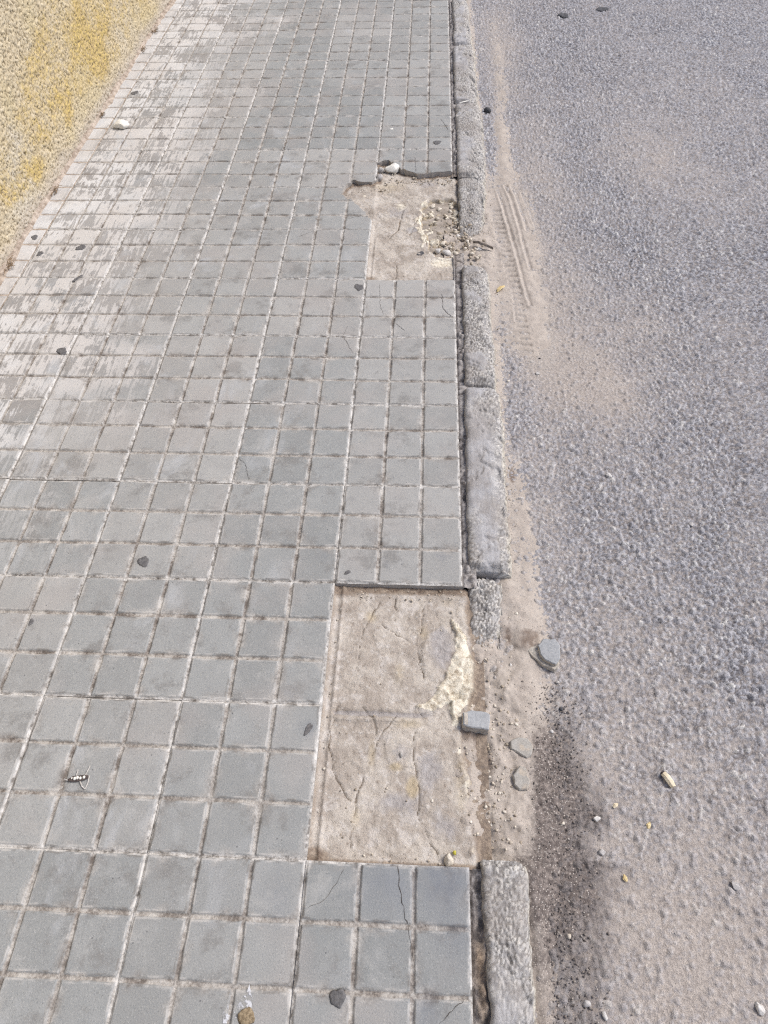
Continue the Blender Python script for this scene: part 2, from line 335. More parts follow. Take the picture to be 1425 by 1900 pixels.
def mat_simple(name, a, b, scale=60, bump=0.002, rough=0.9, spec=0.25, c3=None):
    m = M(name); q = m.noise(scale, 4, 0.62); n = m.noise(scale * 8, 2)
    c = m.mix(m.mr(q, 0.32, 0.68), a, b)
    if c3: c = m.mix(m.mr(m.noise(scale * 0.6, 3, vec=m.vec(off=(3, 1, 2))), 0.55, 0.7), c, c3)
    c = m.scale(c, m.mr(n, 0.25, 0.75, 0.85, 1.15)); m.b.inputs['Specular IOR Level'].default_value = spec
    return m.done(c, [(q, bump, 0.6), (n, bump * 0.3, 0.5)], rough)
MT = dict(tile=mat_tile(), road=mat_road(), sand=mat_sand(), kerb=mat_kerb(), joint=mat_joint(), bed=mat_bed(), wall=mat_wall())
MT['crack'] = mat_simple('crack_dirt', (0.05, 0.045, 0.04), (0.12, 0.105, 0.095), 90)
MT['gum'] = mat_simple('old_gum', (0.09, 0.088, 0.09), (0.16, 0.155, 0.155), 160, 0.0015, 0.85)
MT['frag'] = mat_simple('broken_tile', (0.30, 0.31, 0.32), (0.38, 0.39, 0.40), 130, 0.001)
MT['fragcore'] = mat_simple('broken_tile_core', (0.36, 0.33, 0.29), (0.52, 0.48, 0.42), 120, 0.003)
MT['fragdusty'] = mat_simple('dusty_tile', (0.33, 0.31, 0.28), (0.40, 0.385, 0.355), 60, 0.002, c3=(0.44, 0.385, 0.32))
MT['white'] = mat_simple('white_stone', (0.48, 0.46, 0.44), (0.66, 0.64, 0.61), 80)
MT['pale'] = mat_simple('pale_pebble', (0.34, 0.325, 0.32), (0.47, 0.45, 0.435), 90)
MT['cream'] = mat_simple('cream_rubble', (0.50, 0.44, 0.36), (0.70, 0.65, 0.56), 70, c3=(0.42, 0.34, 0.25))
MT['greyrub'] = mat_simple('grey_rubble', (0.33, 0.315, 0.30), (0.50, 0.48, 0.46), 90)
MT['wood'] = mat_simple('bleached_wood', (0.60, 0.50, 0.34), (0.76, 0.68, 0.52), 50)
MT['leaf'] = mat_simple('yellow_leaf', (0.56, 0.42, 0.19), (0.70, 0.58, 0.34), 70, 0.0006, 0.7)
MT['twig'] = mat_simple('grey_twig', (0.15, 0.125, 0.105), (0.30, 0.26, 0.225), 120)
MT['husk'] = mat_simple('dark_husk', (0.045, 0.035, 0.035), (0.12, 0.095, 0.085), 200, 0.001)
MT['seed'] = mat_simple('pale_seed', (0.70, 0.68, 0.62), (0.82, 0.80, 0.75), 200, 0.0005, 0.6)
MT['fibre'] = mat_simple('dry_fibre', (0.42, 0.40, 0.37), (0.56, 0.53, 0.50), 200, 0.0005)
MT['weed'] = mat_simple('dry_weed', (0.17, 0.115, 0.07), (0.32, 0.24, 0.16), 60)
MT['dirt'] = mat_simple('wall_foot_dirt', (0.24, 0.19, 0.15), (0.46, 0.395, 0.335), 45, 0.004)
MT['slab'] = mat_simple('base_concrete', (0.22, 0.19, 0.16), (0.34, 0.30, 0.26), 40)
MT['ground'] = mat_simple('earth', (0.24, 0.20, 0.16), (0.34, 0.29, 0.235), 3)
MT['moss'] = mat_simple('yellow_moss', (0.40, 0.36, 0.05), (0.55, 0.50, 0.10), 200)
MT['splash'] = mat_simple('white_splash', (0.62, 0.63, 0.66), (0.80, 0.80, 0.82), 120, 0.0005)
def mat_splash():
    m = M('white_splash'); q = m.noise(170, 4, 0.7); al = m.mr(m.math('ADD', q, m.math('MULTIPLY', m.math('SUBTRACT', m.noise(45, 3, 0.6), 0.5), 0.9)), 0.42, 0.60, 0, 0.92)
    m.set(m.b.inputs['Alpha'], al); return m.done((0.60, 0.61, 0.64), (), 0.9)
MT['splash'] = mat_splash()
MT['oil'] = mat_simple('tar_spot', (0.06, 0.06, 0.065), (0.12, 0.12, 0.125), 60, 0.001)
MT['dropping'] = mat_simple('brown_clod', (0.16, 0.12, 0.075), (0.33, 0.26, 0.17), 180)

# ------------------------------------------------------------------ ground and road
g = obj('ground', mesh_np('ground', [(-150, -150, -0.35), (150, -150, -0.35), (150, 150, -0.35), (-150, 150, -0.35)], [(0, 1, 2, 3)]), MT['ground'])
tag(g, 'earth ground below and around the street', 'ground', kind='structure')
ROADZ = -0.052
def axis(parts):
    out = [parts[0][0]]
    for a, b, s in parts:
        n = max(1, int(round((b - a) / s))); out += list(a + (b - a) * (np.arange(n) + 1) / n)
    return np.array(out)
SAND = [((0.2223, 2.0940), .085, .42, .015), ((0.2445, 1.6301), .07, .24, .009), ((0.2464, 3.7204), .035, .65, .006), ((0.2175, 2.9219), .03, .4, .006), ((0.1614, 0.7881), .032, .22, .010), ((0.1250, 0.4843), .06, .14, .012),
        ((0.1022, 0.2252), .055, .20, .014), ((0.3928, 1.4993), .06, .12, .0035), ((0.4832, 1.3298), .05, .07, .003), ((0.1224, 0.0602), .035, .10, .009), ((0.1491, 0.1940), .03, .12, .008), ((0.1247, -0.1499), .012, .16, .006), ((0.2957, -0.0938), .06, .09, .0022)]
GRIT = [(0.1884, 0.3819), (0.1804, 0.2734), (0.1796, 0.1738), (0.1666, 0.0619), (0.1481, -0.0490), (0.1527, -0.1487), (0.1584, -0.2249), (0.1602, -0.2889)]
def grit_mask(X, Y):
    gd, _ = polyd(X, Y, GRIT); gw = 0.036 + 0.030 * fbm(X, Y, 9, 3, 21)
    side = np.where(Y < 0.03, 1.6, 1.0) * np.where(X > np.interp(Y, [q[1] for q in GRIT[::-1]], [q[0] for q in GRIT[::-1]]), 1.45, 0.8)
    g_ = np.exp(-(gd / gw / side) ** 2) * ss(0.42, 0.18, Y) * np.interp(Y, [-0.3, -0.1, 0.04, 0.3], [0.6, 0.75, 1.05, 1.0]) * (0.50 + 1.35 * fbm(X, Y, 14, 4, 22, 0.6))
    g_ = np.maximum(g_, 0.80 * gauss(X, Y, (0.2377, 0.1241), .055, .08) * (0.4 + fbm(X, Y, 18, 3, 24)))
    return np.maximum(g_, 0.6 * gauss(X, Y, (0.1935, -0.1935), .05, .05) * (0.4 + fbm(X, Y, 18, 3, 25)))
def sand_thick(X, Y):
    th = np.zeros_like(X)
    for c, rx, ry, hh in SAND: th = th + hh * gauss(X, Y, c, rx, ry)
    th = th + 0.008 * np.exp(-((X - 0.115) / 0.028) ** 2) * (0.2 + 1.2 * fbm(X, Y, 5, 3, 55))
    return np.clip(th * (0.05 + 1.7 * fbm(X, Y, 9, 5, 60, 0.65)) - 0.0008, 0, None)
def road_lift(x, y):
    return 0.004 * (fbm(x, y, 3.5, 2, 70) - 0.5) + 0.010 * ss(0.3, 0.05, x)
def road_surface(x, y):
    f1, f2, r = worley(x, y, 0.0104, 3); g1, g2, r2 = worley(x, y, 0.019, 31); k1, k2, r3 = worley(x, y, 0.0075, 57)
    smooth = ss(0.5, 0.7, fbm(x, y, 2.2, 3, 90)) * 0.15 + 0.30 * np.clip(1 - (y + 0.15) / 0.75, 0, 1) * ss(0.16, 0.3, x)
    smooth = np.clip(smooth, 0, 0.9)
    big = r2 > 0.80
    dome = np.clip(1 - (f1 / 0.62) ** 2, 0, 1) * (0.35 + 0.65 * r)
    domeb = np.clip(1 - (g1 / 0.5) ** 2.5, 0, 1) * 1.15
    domes = np.clip(1 - (k1 / 0.6) ** 2, 0, 1) * 0.5 * r3
    usebig = big & (domeb > dome)
    hgt = np.where(usebig, domeb, np.maximum(dome, domes))
    tone = np.where(usebig, 0.45 + 0.55 * h2(np.floor(r2 * 9999), np.floor(r2 * 777), 4), np.where(dome >= domes, r, r3 * 0.8))
    tone = np.clip(tone, 0, 1)
    hgt = hgt * (1 - 0.45 * smooth) + 0.30 * (fbm(x, y, 110, 3, 12) - 0.5)
    w1, w2, w3 = worley(x + 0.008 * fbm(x, y, 40, 2, 93), y, 0.034, 95); lump_ = np.clip(1 - (w1 / 0.55) ** 2, 0, 1) * (w3 > 0.35) * w3
    z = 0.0088 * (hgt - 0.55) + 0.0026 * lump_ * ss(0.7, 0.1, y) + 0.0044 * (fbm(x, y, 70, 3, 96) - 0.5) * ss(0.9, 0.2, y)
    return z, tone, hgt, smooth
DUSTY = [((0.7869, 2.7509), .16, .22, .9), ((0.2801, 1.7441), .16, .5, 1.0), ((0.3897, 1.4738), .15, .24, 1.2), ((0.4762, 1.2837), .10, .12, .9), ((0.5978, 1.6347), .10, .16, .5),
         ((0.2634, 3.7867), .10, .7, .9), ((0.3597, 2.6856), .12, .5, .7), ((0.3441, 0.4126), .12, .2, .7), ((0.4378, 0.3536), .14, .22, .5), ((0.3013, -0.0598), .15, .16, 1.0), ((0.3753, -0.1624), .17, .13, 1.15), ((0.5261, 0.0764), .10, .14, .55),
         ((0.8576, 1.5843), .12, .15, .35), ((1.0639, 2.9139), .35, .5, .35), ((0.2234, 0.7565), .06, .4, .7), ((0.2070, 0.2291), .09, .25, .8)]
def dust_level(x, y):
    a = 0.95 * ss(0.55, 0.02, y + 0.35 * (x - 0.3))
    for c, rx, ry, w_ in DUSTY: a = a + (1.5 if c[1] > 0.9 else 0.9) * w_ * gauss(x, y, c, rx, ry) * (0.2 + 1.6 * fbm(x, y, 7, 4, 47, 0.6))
    n1 = fbm(x, y, 2.6, 3, 41) - 0.5; n2 = fbm(x, y, 14, 3, 43) - 0.5
    return 0.235 + 0.10 * n1 + 0.12 * a + 0.16 * n2, np.clip(0.12 + 0.35 * n1 + 0.40 * a + 0.30 * n2, 0, 1)
xs = axis([(0.06, 0.75, 0.0032), (0.75, 1.95, 0.0048)]); ys = axis([(-0.42, 0.9, 0.0032), (0.9, 2.2, 0.0042), (2.2, 5.3, 0.0075)])
X, Y = np.meshgrid(xs, ys, indexing='ij')
z, tone, hgt, smooth = road_surface(X, Y); lift = road_lift(X, Y); (dl, film) = dust_level(X, Y)
dz = 0.0088 * (dl - 0.60)                                   # the level dust fills the hollows to
sandy = ss(0.0005, 0.0060, sand_thick(X, Y) + 0.003 * (fbm(X, Y, 10, 3, 61) - 0.5)); film = np.clip(film + 0.75 * sandy, 0, 1); dz = dz + 0.0022 * sandy
Z = ROADZ + lift + np.maximum(z, dz + 0.0004 * (fbm(X, Y, 120, 2, 5) - 0.5))
fillm = ss(-0.0006, 0.0010, dz - z); dust = fillm * (0.50 + 0.42 * film) + 0.62 * film * (1 - fillm)
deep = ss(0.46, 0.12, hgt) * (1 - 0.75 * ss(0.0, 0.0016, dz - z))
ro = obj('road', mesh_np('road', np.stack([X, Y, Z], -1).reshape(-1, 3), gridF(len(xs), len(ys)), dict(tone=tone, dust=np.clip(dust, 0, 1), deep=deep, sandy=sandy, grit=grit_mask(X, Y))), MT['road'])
tag(ro, 'rough worn grey asphalt road with coarse stones and tan dust in its hollows', 'road', kind='structure')
# the rest of the carriageway, out of frame, as a coarser sheet
def sheet(x0, x1, y0, y1, st, zz):
    a = axis([(x0, x1, st)]); b = axis([(y0, y1, st)]); A, B = np.meshgrid(a, b, indexing='ij')
    q = zz + 0.003 * (fbm(A, B, 3, 3, 6) - 0.5); n = fbm(A, B, 20, 2, 9)
    return mesh_np('road_surface', np.stack([A, B, q], -1).reshape(-1, 3), gridF(len(a), len(b)), dict(tone=n, dust=n * 0 + 0.35, deep=n * 0))
obj('road_surface', sheet(1.95, 6.5, -3, 12, 0.05, ROADZ), MT['road'], ro)
obj('road_surface', sheet(0.06, 1.95, 5.3, 12, 0.05, ROADZ), MT['road'], ro)
obj('road_surface', sheet(0.06, 1.95, -3, -0.42, 0.05, ROADZ), MT['road'], ro)

# ------------------------------------------------------------------ sand drifted in the gutter and over the broken kerb
TRACKS = [[(0.1805, 2.4634), (0.1873, 2.3908), (0.2053, 2.2006), (0.2237, 2.0257), (0.2375, 1.8457), (0.2520, 1.7264)], [(0.2118, 2.4922), (0.2257, 2.4067), (0.2416, 2.2375), (0.2527, 2.0838), (0.2677, 1.9276)],
          [(0.2373, 2.4921), (0.2513, 2.4147), (0.2624, 2.3052), (0.2748, 2.1719)], [(0.2663, 2.5128), (0.2739, 2.4388), (0.2950, 2.3052), (0.3096, 2.1865)], [(0.1946, 1.8330), (0.1980, 1.7432), (0.1967, 1.6406)]]
RIBY = [1.45, 1.71, 1.85, 1.99, 2.19, 2.36]; RIBX = [.225, .209, .202, .186, .169, .164]
TW = [.0055, .0055, .006, .004, .0035]; TD = [.0048, .0050, .0046, .0034, .002]
xs = axis([(-0.034, 0.62, 0.0032)]); ys = axis([(-0.42, 2.7, 0.0034), (2.7, 5.3, 0.009)])
X, Y = np.meshgrid(xs, ys, indexing='ij')
th = sand_thick(X, Y)
gritm = grit_mask(X, Y)
th = th + 0.003 * gritm
gap = ss(0.165, 0.09, X) * ss(0.0, 0.04, Y) * ss(0.64, 0.46, Y)       # the place of the lost kerbstone
zz = ROADZ + road_lift(X, Y) - 0.0042 + th
lump = fbm(X, Y, 28, 4, 66, 0.6) - 0.5
gz = np.interp(X, [-0.034, -0.01, 0.01, 0.03, 0.08, 0.16], [-0.030, -0.024, -0.024, -0.030, -0.036, -0.042]) + 0.030 * lump + 0.012 * (fbm(X, Y, 11, 3, 64) - 0.5)
gz = gz + 0.010 * gauss(X, Y, (0.0989, 0.3539), .035, .035) + 0.010 * gauss(X, Y, (0.0940, 0.0983), .032, .045) - 0.010 * gauss(X, Y, (0.0358, 0.2227), .025, .06) - 0.008 * gauss(X, Y, (0.0404, 0.0666), .02, .04)
ca, sa = math.cos(0.5), math.sin(0.5)
rip = np.sin((X * ca + Y * sa) * 260 + 5 * fbm(X, Y, 14, 2, 67)) * ss(0.5, 0.7, fbm(X, Y, 9, 2, 68))
gz = gz + 0.0035 * rip * gauss(X, Y, (0.0888, 0.0981), .05, .09) + 0.004 * rip * gauss(X, Y, (0.0930, 0.3537), .05, .05)
zz = zz * (1 - gap) + gz * gap
gap2 = ss(0.16, 0.10, X) * ss(1.885, 1.93, Y) * ss(2.22, 2.08, Y); zz = zz * (1 - gap2) + gap2 * (-0.031 + 0.024 * lump + 0.010 * (fbm(X, Y, 12, 3, 62) - 0.5))
fresh = ss(0.002, 0.006, th)
for t, tw, td in zip(TRACKS, TW, TD):
    d, sd_ = polyd(X, Y, t)
    zz = zz - td * np.exp(-(d / tw) ** 2) * fresh + td * 0.7 * np.exp(-((d - 2.0 * tw) / (tw * 0.9)) ** 2) * (sd_ > 0) * fresh
for k in range(30):                                            # tread ribs beside the first groove
    yy = 2.30 - 0.030 * k; xl = float(np.interp(yy, RIBY, RIBX)); w = 0.020
    m_ = ss(w, w * 0.75, np.abs(X - xl)) * np.exp(-((Y - yy + 0.05 * (X - xl)) / 0.0050) ** 2)
    zz = zz - 0.0052 * m_ * fresh
zz = zz + 0.0030 * (fbm(X, Y, 60, 3, 75) - 0.5) * (0.35 + 0.65 * (1 - fresh)) + 0.0035 * gritm * (fbm(X, Y, 130, 2, 76) - 0.4)
d5, _ = polyd(X, Y, [(0.1230, 2.2936), (0.1433, 2.2004), (0.1463, 2.0936), (0.1730, 2.0087)]); zz = zz + 0.004 * np.exp(-(d5 / 0.012) ** 2) * fresh
damp = np.zeros_like(X)
for c, rx, ry, a in [((0.0331, 0.2394), .022, .05, 1.0), ((0.0005, 0.2784), .018, .035, 1.1), ((0.1549, 0.4785), .03, .035, 1.0), ((0.1919, 0.4202), .02, .03, .8), ((0.0455, 0.1901), .02, .03, .7), ((0.0507, 0.0670), .016, .05, .6), ((0.1438, 0.9850), .012, .05, .7), ((0.1691, 3.1548), .012, .06, .7), ((0.1013, 0.4972), .014, .03, .8)]:
    damp = damp + a * gauss(X, Y, c, rx, ry)
F = gridF(len(xs), len(ys)); keep = (th > 0.0004) | (gap > 0.02) | (X < 0.17)
kf = keep.ravel()[F].all(1)
V, F, at = compact(np.stack([X, Y, zz], -1).reshape(-1, 3), F[kf], dict(grit=gritm.ravel(), damp=np.clip(damp * (0.1 + 1.8 * fbm(X, Y, 30, 4, 79, 0.65)), 0, 1.2).ravel()))
o = obj('sand', mesh_np('sand', V, F, at), MT['sand'])
tag(o, 'tan sand drifted in the gutter, with tyre tracks and a strip of dark grit', 'sand', kind='stuff')
def sand_z(x, y):
    i = min(max(np.searchsorted(xs, x), 0), len(xs) - 1); j = min(max(np.searchsorted(ys, y), 0), len(ys) - 1)
    return float(zz[i, j])
def road_z(x, y):
    a, b = np.array([x]), np.array([y]); z_ = ROADZ + road_lift(a, b)[0] + 0.0005
    return max(z_, sand_z(x, y)) if x < 0.62 else z_

# ------------------------------------------------------------------ pavement: base slab, tiles, exposed mortar bed
V, F = box(-1.62, -0.004, -1.2, 5.7, -0.30, -0.034)
pav = obj('pavement', mesh_np('pavement', V, F, smooth=False), MT['slab'])
tag(pav, 'raised pavement of square grooved grey tiles between wall and kerb', 'pavement', kind='structure')
HOLE = jag([(-0.2860, 1.7824), (-0.2982, 2.1634), (-0.3408, 2.2373), (-0.3910, 2.3138), (-0.4308, 2.3452), (-0.4186, 2.4012), (-0.3931, 2.4544), (-0.3580, 2.4378), (-0.3154, 2.4336), (-0.2918, 2.4665), (-0.3049, 2.5948), (-0.2554, 2.6121), (-0.2051, 2.5422), (-0.1377, 2.4995), (-0.0527, 2.5160), (0.03, 2.53), (0.03, 1.8), (-0.3, 1.78)], 0.012, 0.0035, 5)
def tile_axis():
    a = []
    for k in range(3):
        for q in (0, .0015, .003, .0045, .006, .0075, .009, .0115, .02, .032, .05, .068, .08, .0885, .091, .0925, .094, .0955, .097, .0985): a.append(k * 0.1 + q)
    a.append(0.3); return np.array(a)
def tile_height(U, Vv, seed):
    nz = (fbm(U + seed, Vv, 90, 3, seed) - 0.5) * 0.0036 + (fbm(U, Vv + seed, 25, 2, seed + 3) - 0.5) * 0.002
    du = np.abs(U - 0.1 * np.round(U / 0.1)); dv_ = np.abs(Vv - 0.1 * np.round(Vv / 0.1))
    su = np.minimum(U, 0.3 - U); sv = np.minimum(Vv, 0.3 - Vv)
    d = np.minimum(du * 1.06, dv_) + nz
    seam = ss(0.012, 0.006, np.minimum(su, sv))
    fill = fbm(U + 3 * seed, Vv, 16, 3, seed + 9)
    depth = 0.0028 + 0.0030 * fill
    t = ss(0.0023, 0.0061, d)
    chip = ss(0.57, 0.66, fbm(U, Vv + 2 * seed, 34, 4, seed + 5, 0.6)) * ss(0.019, 0.008, d)
    z_ = -depth * (1 - t) - 0.0018 * chip * t + (1 - t) * 0.0022 * (fbm(U, Vv, 150, 2, seed + 6) - 0.5)
    z_ = z_ - 0.0012 * ss(0.0022, 0.0, np.minimum(su, sv)) + 0.0007 * (fbm(U, Vv, 11, 2, seed + 7) - 0.5)
    groove = np.clip(ss(0.0052, 0.0030, d) + 0.5 * chip, 0, 1); edge = ss(0.0042, 0.0056, d) * ss(0.0094, 0.0068, d)
    return z_, dict(groove=groove, edge=edge, seam=seam)
def tile_mesh(seed, umax=None, hole=None, off=(0, 0)):
    a = tile_axis() if hole is None else np.linspace(0, 0.3, 121)
    b = a
    ga = a if umax is None else np.concatenate([[umax[0]], a[(a > umax[0] + 1e-4)]])
    U, Vv = np.meshgrid(ga, b, indexing='ij'); z_, at = tile_height(U, Vv, seed)
    U = U.copy(); Vv = Vv.copy(); F = gridF(len(ga), len(b))
    if hole is not None:
        sdv = sdpoly(U + off[0], Vv + off[1], hole); e = 0.0004
        gx = (sdpoly(U + off[0] + e, Vv + off[1], hole) - sdv) / e; gy = (sdpoly(U + off[0], Vv + off[1] + e, hole) - sdv) / e
        near = (np.abs(sdv) < 0.0019); U = np.where(near, U - sdv * gx, U); Vv = np.where(near, Vv - sdv * gy, Vv); sdv = np.where(near, 0.0, sdv)
        kf = (sdv.ravel()[F] >= -1e-6).all(1) & (sdv.ravel()[F].max(1) > 1e-6); F = F[kf]
    at['side'] = np.zeros_like(U)
    gapm = 0.00015
    Uc = np.clip(U, gapm if umax is None else -1, 0.3 - gapm); Vc = np.clip(Vv, gapm, 0.3 - gapm)
    V, F, at = compact(np.stack([Uc - 0.15, Vc - 0.15, z_], -1).reshape(-1, 3), F, {k: v.ravel() for k, v in at.items()})
    V, F, at = skirt(V, F, at, -0.0335)
    return mesh_np('tile', V, F, at)
variants = [tile_mesh(11 + 7 * k) for k in range(12)]
cuts = [tile_mesh(101 + 5 * k, umax=(0.222,)) for k in range(3)]
rr = random.Random(4)
TILE = {}
for r in range(-4, 18):
    for c in range(6):
        if c == 0 and r in (0, 1, 6, 7): continue
        x = -0.15 - 0.3 * c; y = 0.15 + 0.3 * r
        if (c, r) in ((1, 7), (1, 8), (0, 8)): me = tile_mesh(300 + 10 * c + r, hole=HOLE, off=(x - 0.15, y - 0.15))
        else: me = rr.choice(variants) if c < 5 else rr.choice(cuts)
        t = obj('tile', me, MT['tile'], pav, (x + rr.uniform(-.0004, .0004), y + rr.uniform(-.0004, .0004), rr.gauss(0, .0012)))
        sp = rr.choice((0, 1, 2, 3)) if c < 5 and len(me.vertices) < 6000 else 0
        t.rotation_euler = (rr.gauss(0, .0035), rr.gauss(0, .0035), sp * math.pi / 2 + rr.uniform(-.0012, .0012))
        TILE[(c, r)] = t
def tile_z(x, y):                                               # height of the tile surface under a point
    t = TILE.get((int(math.floor(-x / 0.3)), int(math.floor(y / 0.3))))
    if t is None: return 0.0
    n = t.rotation_euler.to_matrix() @ Vector((0, 0, 1)); return t.location[2] - (n.x * (x - t.location[0]) + n.y * (y - t.location[1])) / n.z
def stained(key, blobs):                                        # own copy of the tile with rubbed-in dark stains
    t = TILE[key]; me = t.data.copy(); t.data = me; n = len(me.vertices); co = np.zeros(n * 3); me.vertices.foreach_get('co', co); co = co.reshape(-1, 3); a = t.rotation_euler[2]
    wx = t.location[0] + co[:, 0] * math.cos(a) - co[:, 1] * math.sin(a); wy = t.location[1] + co[:, 0] * math.sin(a) + co[:, 1] * math.cos(a)
    st = sum(w * gauss(wx, wy, c, rx, ry) for c, rx, ry, w in blobs) * (0.5 + fbm(wx, wy, 22, 3, 88))
    me.attributes.new('stain', 'FLOAT', 'POINT').data.foreach_set('value', np.clip(st, 0, 1.2).astype(np.float32))
stained((0, -1), [((-0.0403, -0.0296), .045, .05, 1.1), ((-0.1467, -0.0428), .06, .05, .6), ((-0.0223, -0.1131), .03, .04, .5), ((-0.0770, -0.2228), .02, .03, .6)])
stained((1, -1), [((-0.3448, -0.0598), .03, .05, .35)]); stained((1, 0), [((-0.3219, 0.2455), .012, .014, .8)]); stained((0, 2), [((-0.0452, 0.6814), .012, .010, .8), ((-0.1762, 0.6497), .006, .01, .5)]); stained((1, 2), [((-0.3327, 0.6763), .012, .012, .5)])
TILE[(1, 7)]['label'] = 'grey tile with its far corner broken away'; TILE[(1, 8)]['label'] = 'grey tile with a chipped near corner'; TILE[(0, 8)]['label'] = 'grey tile broken off along its near side'

def bed(name, x0, x1, y0, y1, fn, st=0.0026):
    xa = axis([(x0, x1, st)]); ya = axis([(y0, y1, st)]); X, Y = np.meshgrid(xa, ya, indexing='ij')
    z_, at = fn(X, Y)
    return obj(name, mesh_np(name, np.stack([X, Y, z_], -1).reshape(-1, 3), gridF(len(xa), len(ya)), at), MT['bed'], pav)
def carve(X, Y, lines, w, seed):
    cr = np.zeros_like(X)
    for k, l in enumerate(lines):
        d, _ = polyd(X, Y, jag(l, 0.008, 0.0026, seed + k, False)); cr = np.maximum(cr, ss(w, w * 0.25, d + 0.0030 * (fbm(X, Y, 45, 3, seed + k) - 0.52)) * (0.55 + 0.6 * fbm(X, Y, 24, 2, seed + 5)))
    return cr
def bedA(X, Y):
    fl = fbm(X, Y, 13, 5, 203, 0.6); z_ = -0.0205 + 0.004 * (fbm(X, Y, 6, 3, 201) - 0.5) + 0.0038 * (fbm(X, Y, 80, 4, 202, 0.6) - 0.5) + 0.0008 * ss(0.50, 0.515, fl) + 0.0009 * ss(0.58, 0.59, fl) - 0.0014 * ss(0.40, 0.385, fl)
    cr = carve(X, Y, [[(-0.2308, 0.3887), (-0.2310, 0.4275), (-0.2252, 0.4882), (-0.2087, 0.5235), (-0.1918, 0.5598)], [(-0.2085, 0.5193), (-0.1699, 0.4900), (-0.1201, 0.4604), (-0.1018, 0.4516), (-0.0949, 0.3997), (-0.0875, 0.3721)], [(-0.1571, 0.5754), (-0.1547, 0.5112)], [(-0.0897, 0.5486), (-0.0959, 0.4652)],
        [(-0.2690, 0.3069), (-0.2808, 0.2480), (-0.2772, 0.2087), (-0.2619, 0.1605), (-0.2395, 0.1247), (-0.2167, 0.1032), (-0.2189, 0.0605), (-0.2232, 0.0221)], [(-0.2172, 0.1102), (-0.2046, 0.1627), (-0.1905, 0.2009), (-0.1760, 0.2404), (-0.1603, 0.2638), (-0.1442, 0.2877)], [(-0.2171, 0.3064), (-0.1890, 0.2744), (-0.1838, 0.2401)],
        [(-0.1039, 0.2544), (-0.1077, 0.2206), (-0.1000, 0.1666), (-0.0929, 0.1253), (-0.0956, 0.0949), (-0.0795, 0.0612), (-0.0691, 0.0377), (-0.0569, 0.0241)], [(-0.0991, 0.2987), (-0.0706, 0.2729)]], 0.0014, 210)
    s3 = np.exp(-((Y - 0.292 + 0.004 * (fbm(X, Y, 20, 2, 4) - 0.5)) / 0.006) ** 2) * ss(-0.285, -0.27, X) * ss(-0.05, -0.1, X)
    z_ = z_ - 0.0055 * s3 + 0.0036 * np.exp(-((Y - 0.278) / 0.005) ** 2) * ss(-0.28, -0.26, X) * ss(-0.06, -0.12, X)
    z_ = z_ + 0.004 * np.exp(-((X + 0.279 + 0.003 * (fbm(X, Y, 12, 2, 9) - 0.5)) / 0.0035) ** 2) + 0.006 * ss(0.012, 0.0, X + 0.3) * (0.4 + fbm(X, Y, 40, 3, 8))
    lens = ss(1.0, 0.85, np.hypot((X - (-0.0452, 0.4337)[0]) / 0.052, (Y - (-0.0452, 0.4337)[1]) / 0.075) + 0.15 * (fbm(X, Y, 30, 2, 6) - 0.5)); z_ = z_ + 0.003 * lens
    pl = ss(1.0, 0.9, np.hypot((X - (-0.1308, 0.2197)[0]) / 0.035, (Y - (-0.1308, 0.2197)[1]) / 0.045) + 0.2 * (fbm(X, Y, 25, 2, 16) - 0.5)); z_ = z_ + 0.0018 * pl
    och = 1.1 * sum(a * gauss(X, Y, c, rx, ry) for c, rx, ry, a in [((-0.1071, 0.1433), .013, .022, 1.6), ((-0.1404, 0.1811), .018, .010, 1.1), ((-0.2151, 0.0803), .014, .03, .7), ((-0.1908, 0.2064), .012, .05, .7), ((-0.1155, 0.2712), .05, .018, .7), ((-0.2087, 0.5235), .02, .025, .8), ((-0.0901, 0.4857), .02, .03, .7), ((-0.1418, 0.3853), .02, .04, .6), ((-0.0111, 0.1595), .02, .12, .6), ((-0.0347, 0.5647), .03, .02, .5)])
    grey = sum(a * gauss(X, Y, c, rx, ry) for c, rx, ry, a in [((-0.0476, 0.4468), .035, .06, 1.0), ((-0.0700, 0.1784), .035, .04, .9), ((-0.1328, 0.1135), .06, .03, .8), ((-0.1915, 0.2174), .04, .05, .5), ((-0.1308, 0.2197), .025, .03, .6), ((-0.0385, 0.0677), .04, .04, .7)]) + 1.1 * s3
    cp = sdpoly(X, Y, jag([(-0.0288, 0.5222), (-0.0081, 0.5090), (0.0083, 0.4754), (0.0192, 0.4359), (0.0238, 0.3910), (0.0213, 0.3474), (0.0044, 0.3166), (-0.0118, 0.3018), (-0.0168, 0.2690), (-0.0277, 0.2895), (-0.0366, 0.3152), (-0.0707, 0.3021), (-0.1027, 0.3093), (-0.0709, 0.3272), (-0.0502, 0.3560), (-0.0360, 0.3915), (-0.0226, 0.4253), (-0.0162, 0.4571), (-0.0206, 0.4921)], 0.007, 0.0032, 77))
    cream = ss(0.003, -0.003, cp + 0.016 * (fbm(X, Y, 38, 4, 14, 0.65) - 0.52))
    cd2, _ = polyd(X, Y, [(-0.0180, 0.3400), (-0.0164, 0.2923), (-0.0205, 0.2461), (0.0012, 0.1811), (0.0141, 0.1092), (0.0137, 0.0317)]); cream = np.maximum(cream, 0.75 * ss(0.02, 0.002, cd2) * ss(0.40, 0.62, fbm(X, Y, 26, 4, 15, 0.6)))
